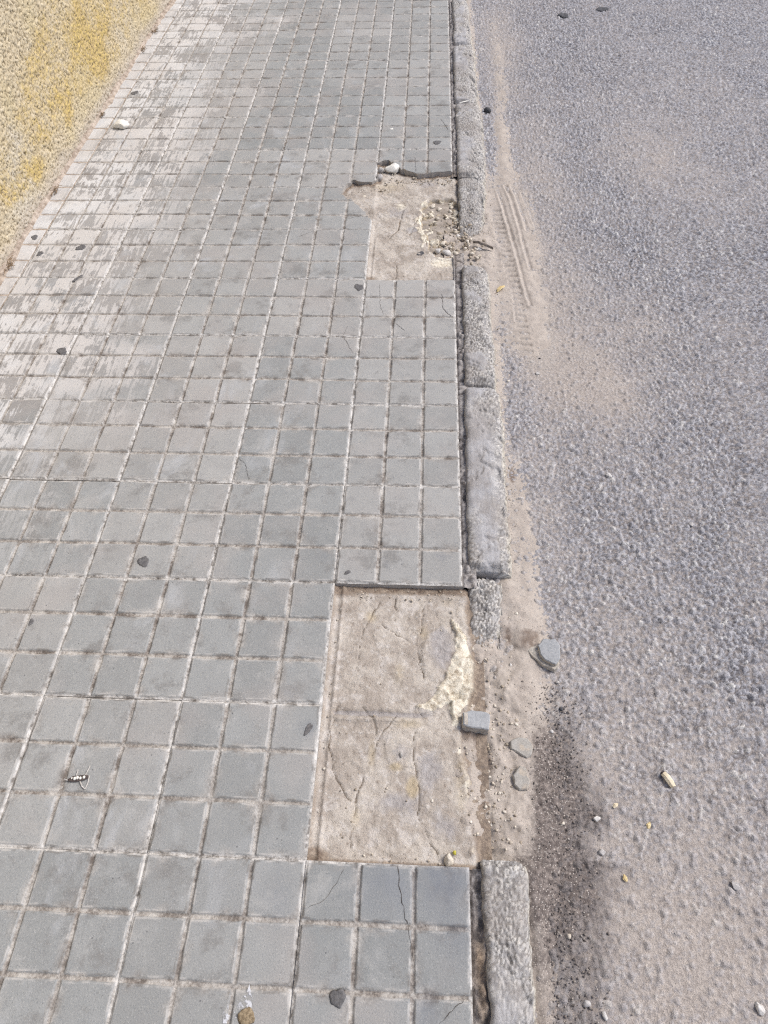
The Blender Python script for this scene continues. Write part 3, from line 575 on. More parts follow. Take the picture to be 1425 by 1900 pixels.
    cf = worley(X + 0.006 * fbm(X, Y, 50, 3, 17), Y + 0.006 * fbm(X, Y, 50, 3, 27), 0.033, 18, full=True); an_ = cf[2] * 40; z_ = z_ + cream * (0.0020 + 0.0060 * cf[2] + 0.26 * (cf[3] * np.cos(an_) + cf[4] * np.sin(an_)) + 0.003 * (fbm(X, Y, 110, 3, 29, 0.6) - 0.5))
    edge = np.interp(Y, [-0.02, 0.06, 0.16, 0.25, 0.33, 0.45, 0.60], [0.008, 0.006, -0.004, -0.012, 0.004, 0.008, 0.002]) + 0.034 * (fbm(X, Y, 17, 5, 19, 0.6) - 0.5)
    z_ = z_ - 0.013 * ss(-0.004, 0.022, X - edge)
    dirt = np.maximum.reduce([1.1 * ss(0.030, 0.004, 0.6 - Y), 0.9 * ss(0.016, 0.0, Y) , 0.5 * ss(0.012, 0.0, X + 0.297), 1.2 * gauss(X, Y, (-0.29, 0.008), .035, .022), 0.8 * ss(-0.008, 0.014, X - edge), 0.9 * gauss(X, Y, (-0.28, 0.585), .05, .02)])
    z_ = z_ + 0.006 * dirt * (fbm(X, Y, 60, 3, 23) - 0.25)
    return z_ - 0.004 * cr, dict(crack=cr, ochre=och, grey=grey, cream=cream, dirt=dirt)
bo = bed('mortar_bed', -0.302, 0.045, -0.002, 0.602, bedA); bo['label'] = 'cracked pinkish mortar bed where two near tiles are lost'
def bedB(X, Y):
    fl = fbm(X, Y, 11, 5, 303, 0.6); z_ = -0.0205 + 0.005 * (fbm(X, Y, 9, 4, 301) - 0.5) + 0.0034 * (fbm(X, Y, 60, 4, 302, 0.6) - 0.5) + 0.0018 * ss(0.50, 0.515, fl) + 0.0016 * ss(0.58, 0.59, fl) - 0.0025 * ss(0.42, 0.405, fl)
    cr = carve(X, Y, [[(-0.2334, 2.0721), (-0.2039, 2.1249), (-0.1929, 2.2157), (-0.1883, 2.2644)], [(-0.1596, 2.0899), (-0.1455, 2.1610), (-0.1322, 2.1974)], [(-0.1992, 1.8270), (-0.2002, 1.9056)], [(-0.1144, 2.2159), (-0.1014, 2.1253), (-0.0964, 2.0214), (-0.0809, 1.9880), (-0.0523, 1.9618)]], 0.0028, 310)
    pit = sdpoly(X, Y, jag([(-0.1174, 2.2911), (-0.0830, 2.3415), (-0.0107, 2.3493), (0.0566, 2.3182), (0.1287, 2.2349), (0.1090, 1.9892), (0.0138, 1.9622), (-0.0618, 1.9617), (-0.0905, 2.0046), (-0.0971, 2.0901), (-0.1179, 2.1792)], 0.02, 0.006, 7))
    pm = ss(0.006, -0.008, pit); pf = worley(X + 0.008 * fbm(X, Y, 45, 3, 31), Y + 0.008 * fbm(X, Y, 45, 3, 32), 0.026, 37, full=True); pa = pf[2] * 50; z_ = z_ - 0.020 * pm + pm * (0.016 * (pf[2] - 0.4) + 0.5 * (pf[3] * np.cos(pa) + pf[4] * np.sin(pa)) + 0.012 * (fbm(X, Y, 70, 3, 33, 0.6) - 0.5) - 0.006 * ss(0.12, 0.0, pf[1] - pf[0]))
    cream = ss(0.020, 0.002, np.abs(pit - 0.006 + 0.036 * (fbm(X, Y, 22, 4, 35, 0.6) - 0.5))) * (1 - 0.5 * pm) * ss(0.03, -0.03, X) * ss(0.34, 0.52, fbm(X, Y, 13, 3, 36)); z_ = z_ + 0.004 * cream * (1 - pm)
    cream = np.maximum(cream, 0.75 * gauss(X, Y, (-0.0430, 1.9228), .06, .035)); cream = np.maximum(cream, 0.55 * gauss(X, Y, (-0.1953, 2.2911), .04, .06))
    grey = sum(a * gauss(X, Y, c, rx, ry) for c, rx, ry, a in [((-0.2043, 2.2531), .07, .06, .7), ((-0.1048, 2.4496), .1, .05, .6), ((-0.1506, 2.1251), .03, .025, 1.0)])
    och = 0.45 * gauss(X, Y, (-0.2525, 2.4295), .09, .06) + 1.1 * pm + 0.25
    z_ = z_ + 0.006 * ss(0.015, 0, X + 0.3) + 0.003 * np.exp(-((X + 0.281) / 0.003) ** 2) * ss(2.1, 2.05, Y)
    hd = sdpoly(X, Y, HOLE); dirt = np.maximum(0.9 * ss(-0.03, -0.004, hd) * ss(2.3, 2.4, Y), 0.9 * gauss(X, Y, (-0.285, 1.815), .025, .025)); dirt = np.maximum(dirt, pm * (0.25 + 0.7 * ss(0.16, 0.02, pf[1] - pf[0]))); cream = np.maximum(cream, pm * 0.8 * (pf[2] > 0.62))
    z_ = z_ + 0.008 * dirt * (fbm(X, Y, 50, 3, 45) - 0.2) - 0.004 * cr
    z_ = z_ - 0.010 * ss(0.0, 0.03, X)
    return z_, dict(crack=cr, ochre=och, grey=grey, cream=cream, dirt=dirt)
bo = bed('mortar_bed', -0.50, 0.06, 1.798, 2.62, bedB, 0.0030); bo['label'] = 'pale broken mortar bed with a rubble pit, farther from the camera'

# fine cracks across single tiles
def ribbon(pts, w, z_, seed):
    p = jag(pts, 0.006, 0.0017, seed, False); V = []; rr2 = random.Random(seed)
    for i, q in enumerate(p):
        a = p[max(i - 1, 0)]; b = p[min(i + 1, len(p) - 1)]; L = math.hypot(b[0] - a[0], b[1] - a[1]) + 1e-9
        nx, ny = -(b[1] - a[1]) / L, (b[0] - a[0]) / L; ww = w * rr2.uniform(0.15, 0.75) * (0.35 if i in (0, len(p) - 1) else 1)
        zt = tile_z(*q) + z_; V += [(q[0] + nx * ww / 2, q[1] + ny * ww / 2, zt), (q[0] - nx * ww / 2, q[1] - ny * ww / 2, zt)]
    F = [(2 * i, 2 * i + 1, 2 * i + 3, 2 * i + 2) for i in range(len(p) - 1)]
    return V, F
CR = [((0, -1), [(-0.1306, -0.0031), (-0.1254, -0.0419), (-0.1167, -0.0758), (-0.1061, -0.1167), (-0.0979, -0.1521), (-0.0921, -0.1727)], .0022), ((0, -1), [(-0.2871, -0.0788), (-0.2613, -0.0666), (-0.2396, -0.0379), (-0.2270, -0.0125)], .0012),
      ((0, -1), [(-0.0077, -0.1991), (-0.0284, -0.2118), (-0.0418, -0.2248), (-0.0550, -0.2355)], .0018), ((0, 5), [(-0.0445, 1.7195), (-0.0413, 1.6425), (-0.0243, 1.6122), (-0.0057, 1.5932)], .003), ((0, 5), [(-0.2526, 1.7676), (-0.2431, 1.6457), (-0.2307, 1.6041)], .0014), ((0, 5), [(-0.1895, 1.5638), (-0.1595, 1.5243)], .0022),
      ((1, 5), [(-0.3423, 1.5484), (-0.3541, 1.5032), (-0.3159, 1.4195)], .0016), ((1, 2), [(-0.5974, 0.9882), (-0.5731, 0.9655), (-0.5537, 0.9093)], .0014), ((0, 9), [(-0.0453, 2.9607), (-0.0136, 2.8609)], .003),
      ((1, 6), [(-0.5829, 2.0283), (-0.5111, 2.0841), (-0.4247, 2.1056)], .0014), ((1, 7), [(-0.3906, 2.1741), (-0.3459, 2.1926), (-0.3014, 2.1853)], .0014), ((0, 8), [(-0.1511, 2.6382), (-0.1444, 2.5164)], .0022)]
for k, (key, pts, w) in enumerate(CR):
    V, F = ribbon(pts, w, 0.0007, 500 + k); t = TILE.get(key)
    if t is None: continue
    me = mesh_np('crack', [(a, b, c) for a, b, c in V], F); o = obj('crack', me, MT['crack'], t); bpy.context.view_layer.update()
    o.matrix_parent_inverse = t.matrix_world.inverted()

# ------------------------------------------------------------------ kerb stones and the mortar joint beside them
ke = empty('kerb', (0.06, 0, -0.05)); tag(ke, 'worn concrete kerb of separate stones, one lost and one crumbled', 'kerb', kind='structure')
def kerb_stone(y0, y1, x0, x1, seed, wornlvl=0.5, top=None, right=None, label=None, rimw=0.014, smooth_c=None):
    st = 0.0030; ya = axis([(y0, y1, st)]); L = y1 - y0
    prof = []                                   # (s in 0..1 across, z, rim) from the left foot over the top to the right foot
    for q in np.linspace(-0.09, -0.014, 8): prof.append((0, q, 0, 0))
    for q in np.linspace(0, 1, 6)[1:]: prof.append((0.15 * (1 - math.cos(q * 1.57)), -0.013 * (1 - math.sin(q * 1.57)), 0, 0))
    for q in np.linspace(0.18, 0.62, 22): prof.append((q, 0, 0, 0))
    for q in np.linspace(0, 1, 19)[1:]: prof.append((0.62 + 0.38 * math.sin(q * 1.45), -0.034 * (1 - math.cos(q * 1.45)), 0, q))
    for q in np.linspace(-0.036, -0.10, 9): prof.append((1.0 + 0.06 * (-q - 0.03) / 0.07, q, 0, 1))
    P = np.array(prof); n = len(P)
    S_, Yg = np.meshgrid(np.arange(n), ya, indexing='ij')
    s = P[:, 0][S_]; pz = P[:, 1][S_]; rimq = P[:, 3][S_]
    xr = x1 + 0.007 * (fbm(Yg * 0 + seed, Yg, 9, 3, seed) - 0.5) * 2 + 0.011 * (fbm(Yg * 0 + seed, Yg, 38, 4, seed + 20, 0.65) - 0.5)
    if right: xr = xr + np.interp(Yg, *right) + 0.01 * (fbm(Yg * 0, Yg, 30, 3, seed + 1) - 0.5)
    xl = x0 + 0.0075 * (fbm(Yg * 0 + seed, Yg, 16, 4, seed + 2, 0.6) - 0.5) * 2
    Xg = xl + s * (xr - xl) + ((seed * 7 % 11) / 11 - 0.5) * 0.022 * (Yg - 0.5 * (y0 + y1))
    onTop = ss(-0.05, -0.01, pz)
    f = fbm(Xg + seed, Yg, 11, 4, seed + 3, 0.6); 
    lvl = wornlvl
    worn = ss(-0.10, 0.10, f - (1 - lvl) + 0.55 * ss(0.55, 0.95, s) - 0.05)
    if smooth_c: 
        for c, rx, ry in smooth_c: worn = worn * (1 - gauss(Xg, Yg, c, rx, ry)) 
    f1, f2, rid = worley(Xg + 3 * seed, Yg + pz, 0.0060, seed + 4); dome = np.clip(1 - (f1 / 0.62) ** 2, 0, 1) * (0.4 + 0.6 * rid)
    e = np.minimum(Yg - y0, y1 - Yg)
    endr = -0.016 * ss(0.026, 0.0, e + 0.016 * (fbm(Xg, Yg, 40, 3, seed + 31) - 0.5)) ** 2
    dz_ = worn * (-0.0035 + 0.0052 * dome) + 0.0016 * (fbm(Xg, Yg, 60, 3, seed + 6) - 0.5) - 0.005 * ss(0.57, 0.68, fbm(Xg, Yg, 20, 4, seed + 26, 0.6)) - 0.010 * ss(0.55, 0.65, fbm(Xg, Yg, 13, 4, seed + 36, 0.6)) * ss(0.5, 0.9, s) + 0.007 * ss(0.5, 1.0, s) * (fbm(Xg, Yg, 55, 3, seed + 27, 0.6) - 0.5)
    zt = pz + onTop * dz_ + endr * onTop + 0.010 * (fbm(Xg, Yg, 7, 3, seed + 7) - 0.5) * onTop
    if top: zt = zt + np.interp(Yg, *top) * onTop + 0.012 * (fbm(Xg, Yg, 40, 4, seed + 8) - 0.5) * onTop * (np.interp(Yg, *top) < -0.004)
    Xg = Xg + (1 - onTop) * s * 0.004 * (fbm(Yg, pz * 3, 45, 3, seed + 9) - 0.5) * 2
    rim = ss(0.35, 0.95, rimq + 0.5 * (fbm(Xg, Yg, 25, 3, seed + 10) - 0.5))
    V = np.stack([Xg, Yg, zt], -1).reshape(-1, 3); F = gridF(n, len(ya))
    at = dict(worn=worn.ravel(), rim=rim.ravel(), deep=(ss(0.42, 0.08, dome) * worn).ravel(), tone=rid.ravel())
    # end caps
    nV = len(V); ny = len(ya); caps = []
    for j, flip in ((0, False), (ny - 1, True)):
        ring = np.arange(n) * ny + j; c0 = len(V)
        V = np.concatenate([V, [[0.5 * (x0 + x1), ya[j], -0.06]]]); at = {k: np.concatenate([v, [0.6 if k == 'worn' else 0.3]]) for k, v in at.items()}
        for a, b in zip(ring[:-1:2], list(ring[2::2]) + [ring[-1]] * 2):
            m_ = (a + b) // 2 // ny * ny + j
            caps.append((a, m_, b, c0) if flip else (b, m_, a, c0))
    F = np.concatenate([F, np.array(caps)])
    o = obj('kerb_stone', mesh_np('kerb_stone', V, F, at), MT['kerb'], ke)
    o.matrix_parent_inverse = Matrix.Translation((-0.06, 0, 0.057))
    if label: o['label'] = label
    return o
kerb_stone(-0.90, 0.015, 0.028, 0.110, 41, 0.74, smooth_c=[((0.05, -0.27), .028, .09), ((0.05, -0.45), .05, .15)], label='nearest kerb stone, rough exposed gravel and a smooth blue-grey patch')
kerb_stone(0.38, 0.640, 0.016, 0.092, 43, 0.95, top=([0.38, 0.44, 0.50, 0.56, 0.62, 0.64], [-0.056, -0.044, -0.030, -0.024, -0.020, -0.022]), right=([0.38, 0.44, 0.52, 0.64], [-0.03, -0.012, 0, 0.004]), label='broken-off rough core of the lost kerb stone')
kerb_stone(0.648, 1.285, 0.018, 0.122, 47, 0.50, smooth_c=[((0.058, 0.98), .04, .20)], label='kerb stone with a long smooth scraped face')
kerb_stone(1.292, 1.885, 0.022, 0.114, 53, 0.66)
kerb_stone(1.93, 2.478, 0.022, 0.126, 59, 0.90, top=([1.93, 2.02, 2.12, 2.25, 2.40, 2.48], [-0.056, -0.050, -0.036, -0.016, -0.004, -0.002]), right=([1.93, 2.05, 2.2, 2.35, 2.48], [-0.045, -0.030, -0.012, 0, 0]), label='crumbled kerb stone broken down to rubble beside the far hole')
kerb_stone(2.488, 3.125, 0.020, 0.134, 61, 0.62, smooth_c=[((0.045, 2.65), .025, .10)])
kerb_stone(3.133, 3.78, 0.016, 0.124, 67, 0.58)
kerb_stone(3.788, 4.43, 0.022, 0.112, 71, 0.50)
kerb_stone(4.438, 5.10, 0.022, 0.108, 73, 0.5)
kerb_stone(5.108, 5.75, 0.022, 0.108, 79, 0.5)
def joint(y0, y1, seed, xa=-0.003, xb=0.034, rust=None):
    xs_ = axis([(xa, xb, 0.0026)]); ya = axis([(y0, y1, 0.0032)]); X, Y = np.meshgrid(xs_, ya, indexing='ij')
    f = fbm(X, Y, 45, 4, seed, 0.6); f1, f2, rid = worley(X, Y * 0.6, 0.017, seed + 2)
    lump = np.clip(1 - (f1 / 0.5) ** 2, 0, 1) * (rid > 0.45) * ss(0.45, 0.6, fbm(X, Y, 7, 2, seed + 4))
    z_ = -0.013 + 0.014 * (f - 0.5) + 0.011 * lump - 0.006 * np.exp(-(X / 0.004) ** 2)
    dp = ss(0.45, 0.25, f) * (1 - lump) 
    rs = np.zeros_like(X) if rust is None else sum(a * gauss(X, Y, c, rx, ry) for c, rx, ry, a in rust)
    o = obj('mortar_joint', mesh_np('mortar_joint', np.stack([X, Y, z_], -1).reshape(-1, 3), gridF(len(xs_), len(ya)), dict(deep=dp, rust=np.clip(rs, 0, 1))), MT['joint'], ke)
    o.matrix_parent_inverse = Matrix.Translation((-0.06, 0, 0.05))
joint(-0.9, 0.0, 81, rust=[((0.015, -0.14), .016, .05, .9), ((0.02, -0.22), .014, .05, .7)]); joint(0.60, 1.885, 83); joint(1.885, 1.97, 85, rust=[((0.01, 1.93), .02, .04, .4)]); joint(2.5, 5.7, 87, rust=[((0.015, 2.5), .02, .05, .6)])

# ------------------------------------------------------------------ wall
wl_ = empty('boundary_wall', (-1.58, 2.5, 0)); tag(wl_, 'cream roughcast boundary wall with yellow ochre stains along the pavement', 'wall')
ya = axis([(1.4, 5.0, 0.0040), (5.0, 5.4, 0.008)]); za = axis([(-0.03, 0.70, 0.0038), (0.70, 0.75, 0.01)]); Yw, Zw = np.meshgrid(ya, za, indexing='ij')
f1, f2, rid = worley(Yw, Zw, 0.0088, 401); g1, g2, r2 = worley(Yw, Zw, 0.0060, 405)
dome = np.maximum(np.clip(1 - (f1 / 0.62) ** 2, 0, 1) * (0.3 + 0.7 * rid), 0.7 * np.clip(1 - (g1 / 0.6) ** 2, 0, 1) * r2)
xw = -1.583 + 0.0080 * dome + 0.010 * (fbm(Yw, Zw, 60, 4, 410, 0.6) - 0.5) + 0.006 * (fbm(Yw, Zw, 5, 3, 411) - 0.5) - 0.012 * ss(0.0, 0.75, Zw) + 0.01 * ss(0.05, 0.0, Zw) * fbm(Yw, Zw, 12, 3, 412)
lich = sum(a * gauss(Yw, Zw, c, rx, ry) for c, rx, ry, a in [((2.7525, 0.1151), 0.053, 0.045, 0.94), ((2.7546, 0.1872), 0.120, 0.075, 0.68), ((3.1748, 0.1809), 0.180, 0.090, 0.77), ((3.2170, 0.1105), 0.090, 0.053, 0.77), ((3.1146, 0.2954), 0.240, 0.075, 0.47), ((2.3784, 0.1318), 0.135, 0.053, 0.51), ((2.0949, 0.1529), 0.060, 0.045, 0.77), ((2.2645, 0.0867), 0.120, 0.038, 0.42), ((2.5991, 0.2122), 0.180, 0.090, 0.38), ((2.6093, 0.4669), 0.375, 0.150, 0.34), ((4.1050, 0.0972), 0.150, 0.045, 0.42), ((2.2802, 0.1239), 0.120, 0.060, 0.42)])
lich = (lich * 0.75 + 0.70 * ss(0.45, 0.7, fbm(Yw * 0.7 + 0.4 * Zw, Zw, 3.2, 4, 421, 0.6)) * ss(0.03, 0.12, Zw)) * (0.15 + 1.5 * fbm(Yw, Zw, 9, 4, 420, 0.65))
low = ss(0.10, 0.0, Zw + 0.05 * (fbm(Yw, Zw, 6, 3, 430) - 0.5))
me = mesh_np('render_coat', np.stack([xw, Yw, Zw], -1).reshape(-1, 3), gridF(len(ya), len(za)), dict(tone=np.clip(0.3 + 0.6 * dome + 0.3 * (rid - 0.5), 0, 1), deep=ss(0.34, 0.04, dome), lichen=lich, low=low))
P0 = Matrix.Translation((1.58, -2.5, 0))
o = obj('render_coat', me, MT['wall'], wl_); o.matrix_parent_inverse = P0
def wallsheet(y0, y1, z0, z1, x):
    V, F = box(-1.84, x, y0, y1, z0, z1); n = len(V)
    return mesh_np('wall_body', V, F, dict(tone=[.6] * n, deep=[0] * n, lichen=[0] * n, low=[0] * n), False)
for a in ((1.4, 5.4, -0.3, 0.75, -1.605), (-3, 1.4, -0.3, 1.9, -1.58), (5.4, 14, -0.3, 1.9, -1.58), (1.4, 5.4, 0.75, 1.9, -1.59)):
    o = obj('wall_body', wallsheet(*a), MT['wall'], wl_); o.matrix_parent_inverse = P0
# dirt heaped along the foot of the wall
ya = axis([(1.2, 5.5, 0.006)]); xa = axis([(-1.60, -1.50, 0.004)]); X, Y = np.meshgrid(xa, ya, indexing='ij')
wd = 0.016 + 0.032 * ss(0.35, 0.75, fbm(Y * 0, Y, 3.5, 4, 440, 0.6))
z_ = 0.014 * ss(1.0, 0.0, (X + 1.575) / wd) * (0.35 + 1.1 * fbm(X, Y, 24, 4, 441, 0.6)) - 0.003
o = obj('wall_foot_dirt', mesh_np('wall_foot_dirt', np.stack([X, Y, z_], -1).reshape(-1, 3), gridF(len(xa), len(ya))), MT['dirt'])
tag(o, 'brown dirt and crumbs heaped along the foot of the wall', 'dirt', kind='stuff')

# ------------------------------------------------------------------ loose things
def ico(sub=2):
    import bmesh
    bm = bmesh.new(); bmesh.ops.create_icosphere(bm, subdivisions=sub, radius=1); V = np.array([v.co[:] for v in bm.verts]); F = np.array([[v.index for v in f.verts] for f in bm.faces]); bm.free(); return V, F
ICO2, ICO1 = ico(2), ico(1); ICO3 = ico(3)
def rock_mesh(name, size, seed, facets=9, sharp=0.72, src=None):
    r = np.random.RandomState(seed); V, F = src or ICO2; V = V.copy()
    for k in range(facets):
        n = r.normal(size=3); n /= np.linalg.norm(n); d = V @ n; lim = r.uniform(sharp * 0.75, sharp * 1.15)
        V = V - np.outer(np.clip(d - lim, 0, None), n)
    V *= 1 + 0.05 * r.normal(size=(len(V), 1)); V *= np.array(size) / 2 / 0.85
    return mesh_np(name, V, F, smooth=False)
def rock(name, p, size, seed, mat, z=None, label=None, cat=None, group=None, rz=0, sink=0.18, facets=9, src=None):
    z0 = road_z(*p) if z is None else z
    o = obj(name, rock_mesh(name, size, seed, facets, src=src), MT[mat], None, (p[0], p[1], z0 + size[2] * (0.5 - sink)), rz)
    return tag(o, label, cat, group)
def prism(pts, z0, z1, bev=0.002, seed=0, name='top', tilt=0):
    """a broken slab: outline pts, bevelled rim"""
    c = np.mean(pts, 0); p = np.array(pts); q = c + (p - c) * (1 - bev / np.maximum(np.linalg.norm(p - c, axis=1, keepdims=True), 1e-6)); n = len(p)
    r = np.random.RandomState(seed); s = c + (p - c) * (1 + r.uniform(-.05, .10, (n, 1))); mid = c + (p - c) * (1 + r.uniform(-.04, .08, (n, 1)))
    V = [(*a, z1) for a in q] + [(*a, z1 - bev) for a in p] + [(*a, (z0 + z1) / 2 + r.uniform(-.002, .002)) for a in mid] + [(*a, z0) for a in s] + [(*c, z1)]
    T = [(i, (i + 1) % n, 4 * n) for i in range(n)]
    Fq = [(k * n + i, (k + 1) * n + i, (k + 1) * n + (i + 1) % n, k * n + (i + 1) % n) for k in range(3) for i in range(n)]
    return V, T, Fq
def fragment(p, outline, th, seed, label, rz=0, tilt=(0, 0), groove=None, ledge=None, mats=('frag', 'fragcore'), z=None):
    e = empty('tile_fragment', (p[0], p[1], (road_z(*p) if z is None else z) - 0.004), rz); e.rotation_euler = (tilt[0], tilt[1], rz)
    k_ = 1.13; outline = [(a * k_, b * k_) for a, b in outline]; ledge = ledge and [(a * k_, b * k_) for a, b in ledge]; th = th * 1.2
    if groove: groove = [(a * k_, b * k_) for a, b in groove]
    out = jag(outline, 0.008, 0.0013, seed)
    V, T, Fq = prism(out, 0, th, 0.0022, seed)
    n = len(out)
    tri = [(a, b, c, c) for a, b, c in T]
    me = bpy.data.meshes.new('top_face'); me.from_pydata(V[:n * 2] + [V[-1]], [], [(a, b, 2 * n) for a, b, c in T] + [f for f in Fq[:n]]); obj('top_face', me, MT[mats[0]], e)
    me = bpy.data.meshes.new('broken_edge'); me.from_pydata(V[:-1], [], Fq[n:]); obj('broken_edge', me, MT[mats[1]], e)
    if ledge:
        V, T, Fq = prism(jag(ledge, 0.008, 0.0014, seed + 50), 0, th * 0.62, 0.0016, seed + 1); me = bpy.data.meshes.new('broken_ledge'); me.from_pydata(V, [], T + Fq); obj('broken_ledge', me, MT['fragcore'], e)
    if groove:
        (ax, ay), (bx, by) = groove; L = math.hypot(bx - ax, by - ay); nx, ny = -(by - ay) / L * 0.0035, (bx - ax) / L * 0.0035
        me = bpy.data.meshes.new('groove'); me.from_pydata([(ax + nx, ay + ny, th + .0004), (ax - nx, ay - ny, th + .0004), (bx - nx, by - ny, th + .0004), (bx + nx, by + ny, th + .0004)], [], [(0, 1, 2, 3)]); obj('groove', me, MT['fragcore'], e)
    return tag(e, label, 'tile fragment', 'grey tile fragments broken from the pavement')
fragment((0.1829, 0.4513), [(-.013, .012), (-.002, .026), (.022, .026), (.030, .012), (.027, -.016), (.018, -.028), (-.002, -.018), (-.010, -.006)], 0.024, 1, 'blue-grey triangular tile fragment lying farthest out on the road', tilt=(0.05, -0.08), ledge=[(-.034, .008), (-.018, .015), (-.003, .024), (.021, .024), (.027, -.012), (.022, -.030), (.016, -.035), (-.004, -.027), (-.024, -.008)])
fragment((0.0221, 0.2792), [(-.026, .012), (-.010, .018), (.016, .016), (.024, .012), (.021, -.018), (-.008, -.016), (-.026, -.011)], 0.024, 2, 'blue-grey squarish tile fragment beside the cream mortar at the broken kerb', tilt=(-0.03, 0.05), groove=((-.020, .012), (-.020, -.011)))
fragment((0.1150, 0.2357), [(-.020, .010), (-.006, .018), (.012, .016), (.021, .002), (.016, -.014), (.008, -.020), (-.008, -.010), (-.020, -.004)], 0.012, 3, 'dusty grey fragment half buried in sand, the farther of two', mats=('fragdusty', 'fragdusty'))
fragment((0.1106, 0.1711), [(-.016, .004), (-.002, .022), (.008, .018), (.014, -.004), (.008, -.018), (-.006, -.020), (-.014, -.012)], 0.010, 4, 'dusty grey fragment half buried in sand, the nearer of two', mats=('fragdusty', 'fragdusty'))

rock('stone', (-1.4431, 2.9056), (.064, .050, .030), 33, 'seed', 0.001, 'whitish angular stone lying on the tiles near the wall', 'stone', src=ICO3)
rock('stone', (-0.2405, 2.5550), (.054, .044, .034), 22, 'seed', -0.018, 'largest whitish stone at the far rim of the far hole', 'stone', src=ICO3)
rock('stone', (-0.2870, 2.4832), (.026, .030, .026), 23, 'pale', -0.018, 'small pale stone below the whitish stone in the far hole', 'stone')
rock('stone', (-0.2858, 2.5466), (.030, .022, .022), 24, 'greyrub', -0.018, 'greyish lump against the tile edge left of the whitish stone', 'stone')
rock('stone', (-0.3406, 2.3454), (.020, .018, .012), 25, 'cream', -0.018, 'cream pebble on the sandy floor at the left end of the far hole', 'stone')
rock('stone', (-0.0369, 0.0138), (.017, .022, .015), 26, 'cream', -0.018, 'round cream stone at the near edge of the near hole', 'stone', src=ICO3)
o = rock('moss_tuft', (-0.0257, 0.0254), (.008, .008, .006), 27, 'moss', -0.016, 'tiny yellow tuft beside the round cream stone', 'moss')
rock('stone', (-0.1314, 0.2053), (.007, .011, .008), 28, 'greyrub', -0.018, 'small grey pebble in the middle of the near mortar bed', 'stone')
# rubble in the pit and along the crumbled kerb: the bigger pieces one by one
rb = random.Random(9)
RUB = [(-0.0765, 2.3133, 0.026), (-0.0518, 2.2903, 0.022), (0.0427, 2.2265, 0.030), (0.0337, 2.1788, 0.024), (-0.0234, 1.9977, 0.034), (-0.0578, 2.0109, 0.026), (0.0072, 2.0046, 0.022), (-0.0812, 2.0721, 0.020), (-0.0385, 2.0586, 0.024), (-0.0047, 2.3057, 0.016), (0.0505, 2.0590, 0.022), (0.0750, 2.1007, 0.020), (0.0454, 2.0048, 0.022), (0.0167, 2.1144, 0.016), (-0.1106, 2.2448, 0.014), (0.0645, 2.2904, 0.018), (0.0880, 2.0252, 0.020)]
for k, (a, b, s) in enumerate(RUB):
    p = (a, b)
    rock('rubble_piece', p, (s * rb.uniform(.8, 1.2), s * rb.uniform(.8, 1.2), s * rb.uniform(.5, .8)), 60 + k, rb.choice(('cream', 'cream', 'white', 'greyrub')), -0.036, 'cream broken mortar piece in the rubble pit of the far hole', 'rubble', 'rubble pieces in the far pit', rb.uniform(0, 6), facets=16)
def scatter(name, n, fn, smin, smax, seed, mats, label, cat):
    r = np.random.RandomState(seed); V1, F1 = ICO1; Vs = []; Fs = []; T = []; k = 0
    while k < n:
        q = fn(r)
        if q is None: continue
        s = smin + (smax - smin) * r.rand() ** 3; sc = s * r.uniform(.6, 1.2, 3) * (1, 1, .7); a = r.uniform(0, 6.28)
        v = V1 * (1 + .18 * r.normal(size=(len(V1), 1))) * sc; v = np.stack([v[:, 0] * math.cos(a) - v[:, 1] * math.sin(a), v[:, 0] * math.sin(a) + v[:, 1] * math.cos(a), v[:, 2]], -1)
        Vs.append(v + np.array(q)); Fs.append(F1 + k * len(V1)); T += [r.rand()] * len(V1); k += 1
    o = obj(name, mesh_np(name, np.concatenate(Vs), np.concatenate(Fs), dict(tone=T), False), mats)
    return tag(o, label, cat, kind='stuff')
def mat_grit(name, stops):
    m = M(name); return m.done(m.scale(m.ramp(m.attr('tone'), stops), m.mr(m.noise(300, 2), .3, .7, .8, 1.2)), [(m.noise(250, 2), .001, .5)])
MT['grit1'] = mat_grit('grit_dark', [(0, (.10, .088, .082)), (.6, (.19, .165, .15)), (.88, (.28, .25, .225)), (1, (.44, .41, .375))])
MT['grit2'] = mat_grit('grit_pale', [(0, (.24, .20, .155)), (.4, (.42, .36, .285)), (1, (.66, .61, .53))])
def f_dark(r):
    i = r.randint(0, len(GRIT) - 1); t = r.rand(); x = GRIT[i][0] + t * (GRIT[i + 1][0] - GRIT[i][0]) + r.normal() * .034 + .006; y = GRIT[i][1] + t * (GRIT[i + 1][1] - GRIT[i][1])
    if x < 0.122 or (x < .13 and y < .03): return None
    return (x, y, road_z(x, y) + .0006)
scatter('loose_grit', 2600, f_dark, .0005, .0028, 1, MT['grit1'], 'dark loose grit and crumbs in a strip along the near kerb', 'grit')
def f_pit(r):
    x = r.normal(0.012, .05); y = r.normal(2.08, .10)
    if not (-.10 < x < .118 and 1.91 < y < 2.33): return None
    return (x, y, -0.036 + .008 * r.rand() + (0.010 if x > .03 else 0))
scatter('rubble_crumbs', 420, f_pit, .0012, .010, 2, MT['grit2'], 'small crumbs of mortar and gravel in the far rubble pit', 'rubble')
def f_gap(r):
    x = r.normal(.045, .035); y = r.uniform(.02, .55)
    if x < 0.0 or x > .16 or r.rand() < .35 * (y > .3): return None
    return (x, y, sand_z(x, y) + .0005)
scatter('gravel_crumbs', 620, f_gap, .0008, .0045, 3, MT['grit2'], 'crumbs of gravel where the kerb stone is lost', 'gravel')
def f_edge(r):
    x = r.normal(.135, .010); y = r.uniform(.66, 5.0)
    if x < .124: return None
    return (x, y, sand_z(x, y) + .0005)
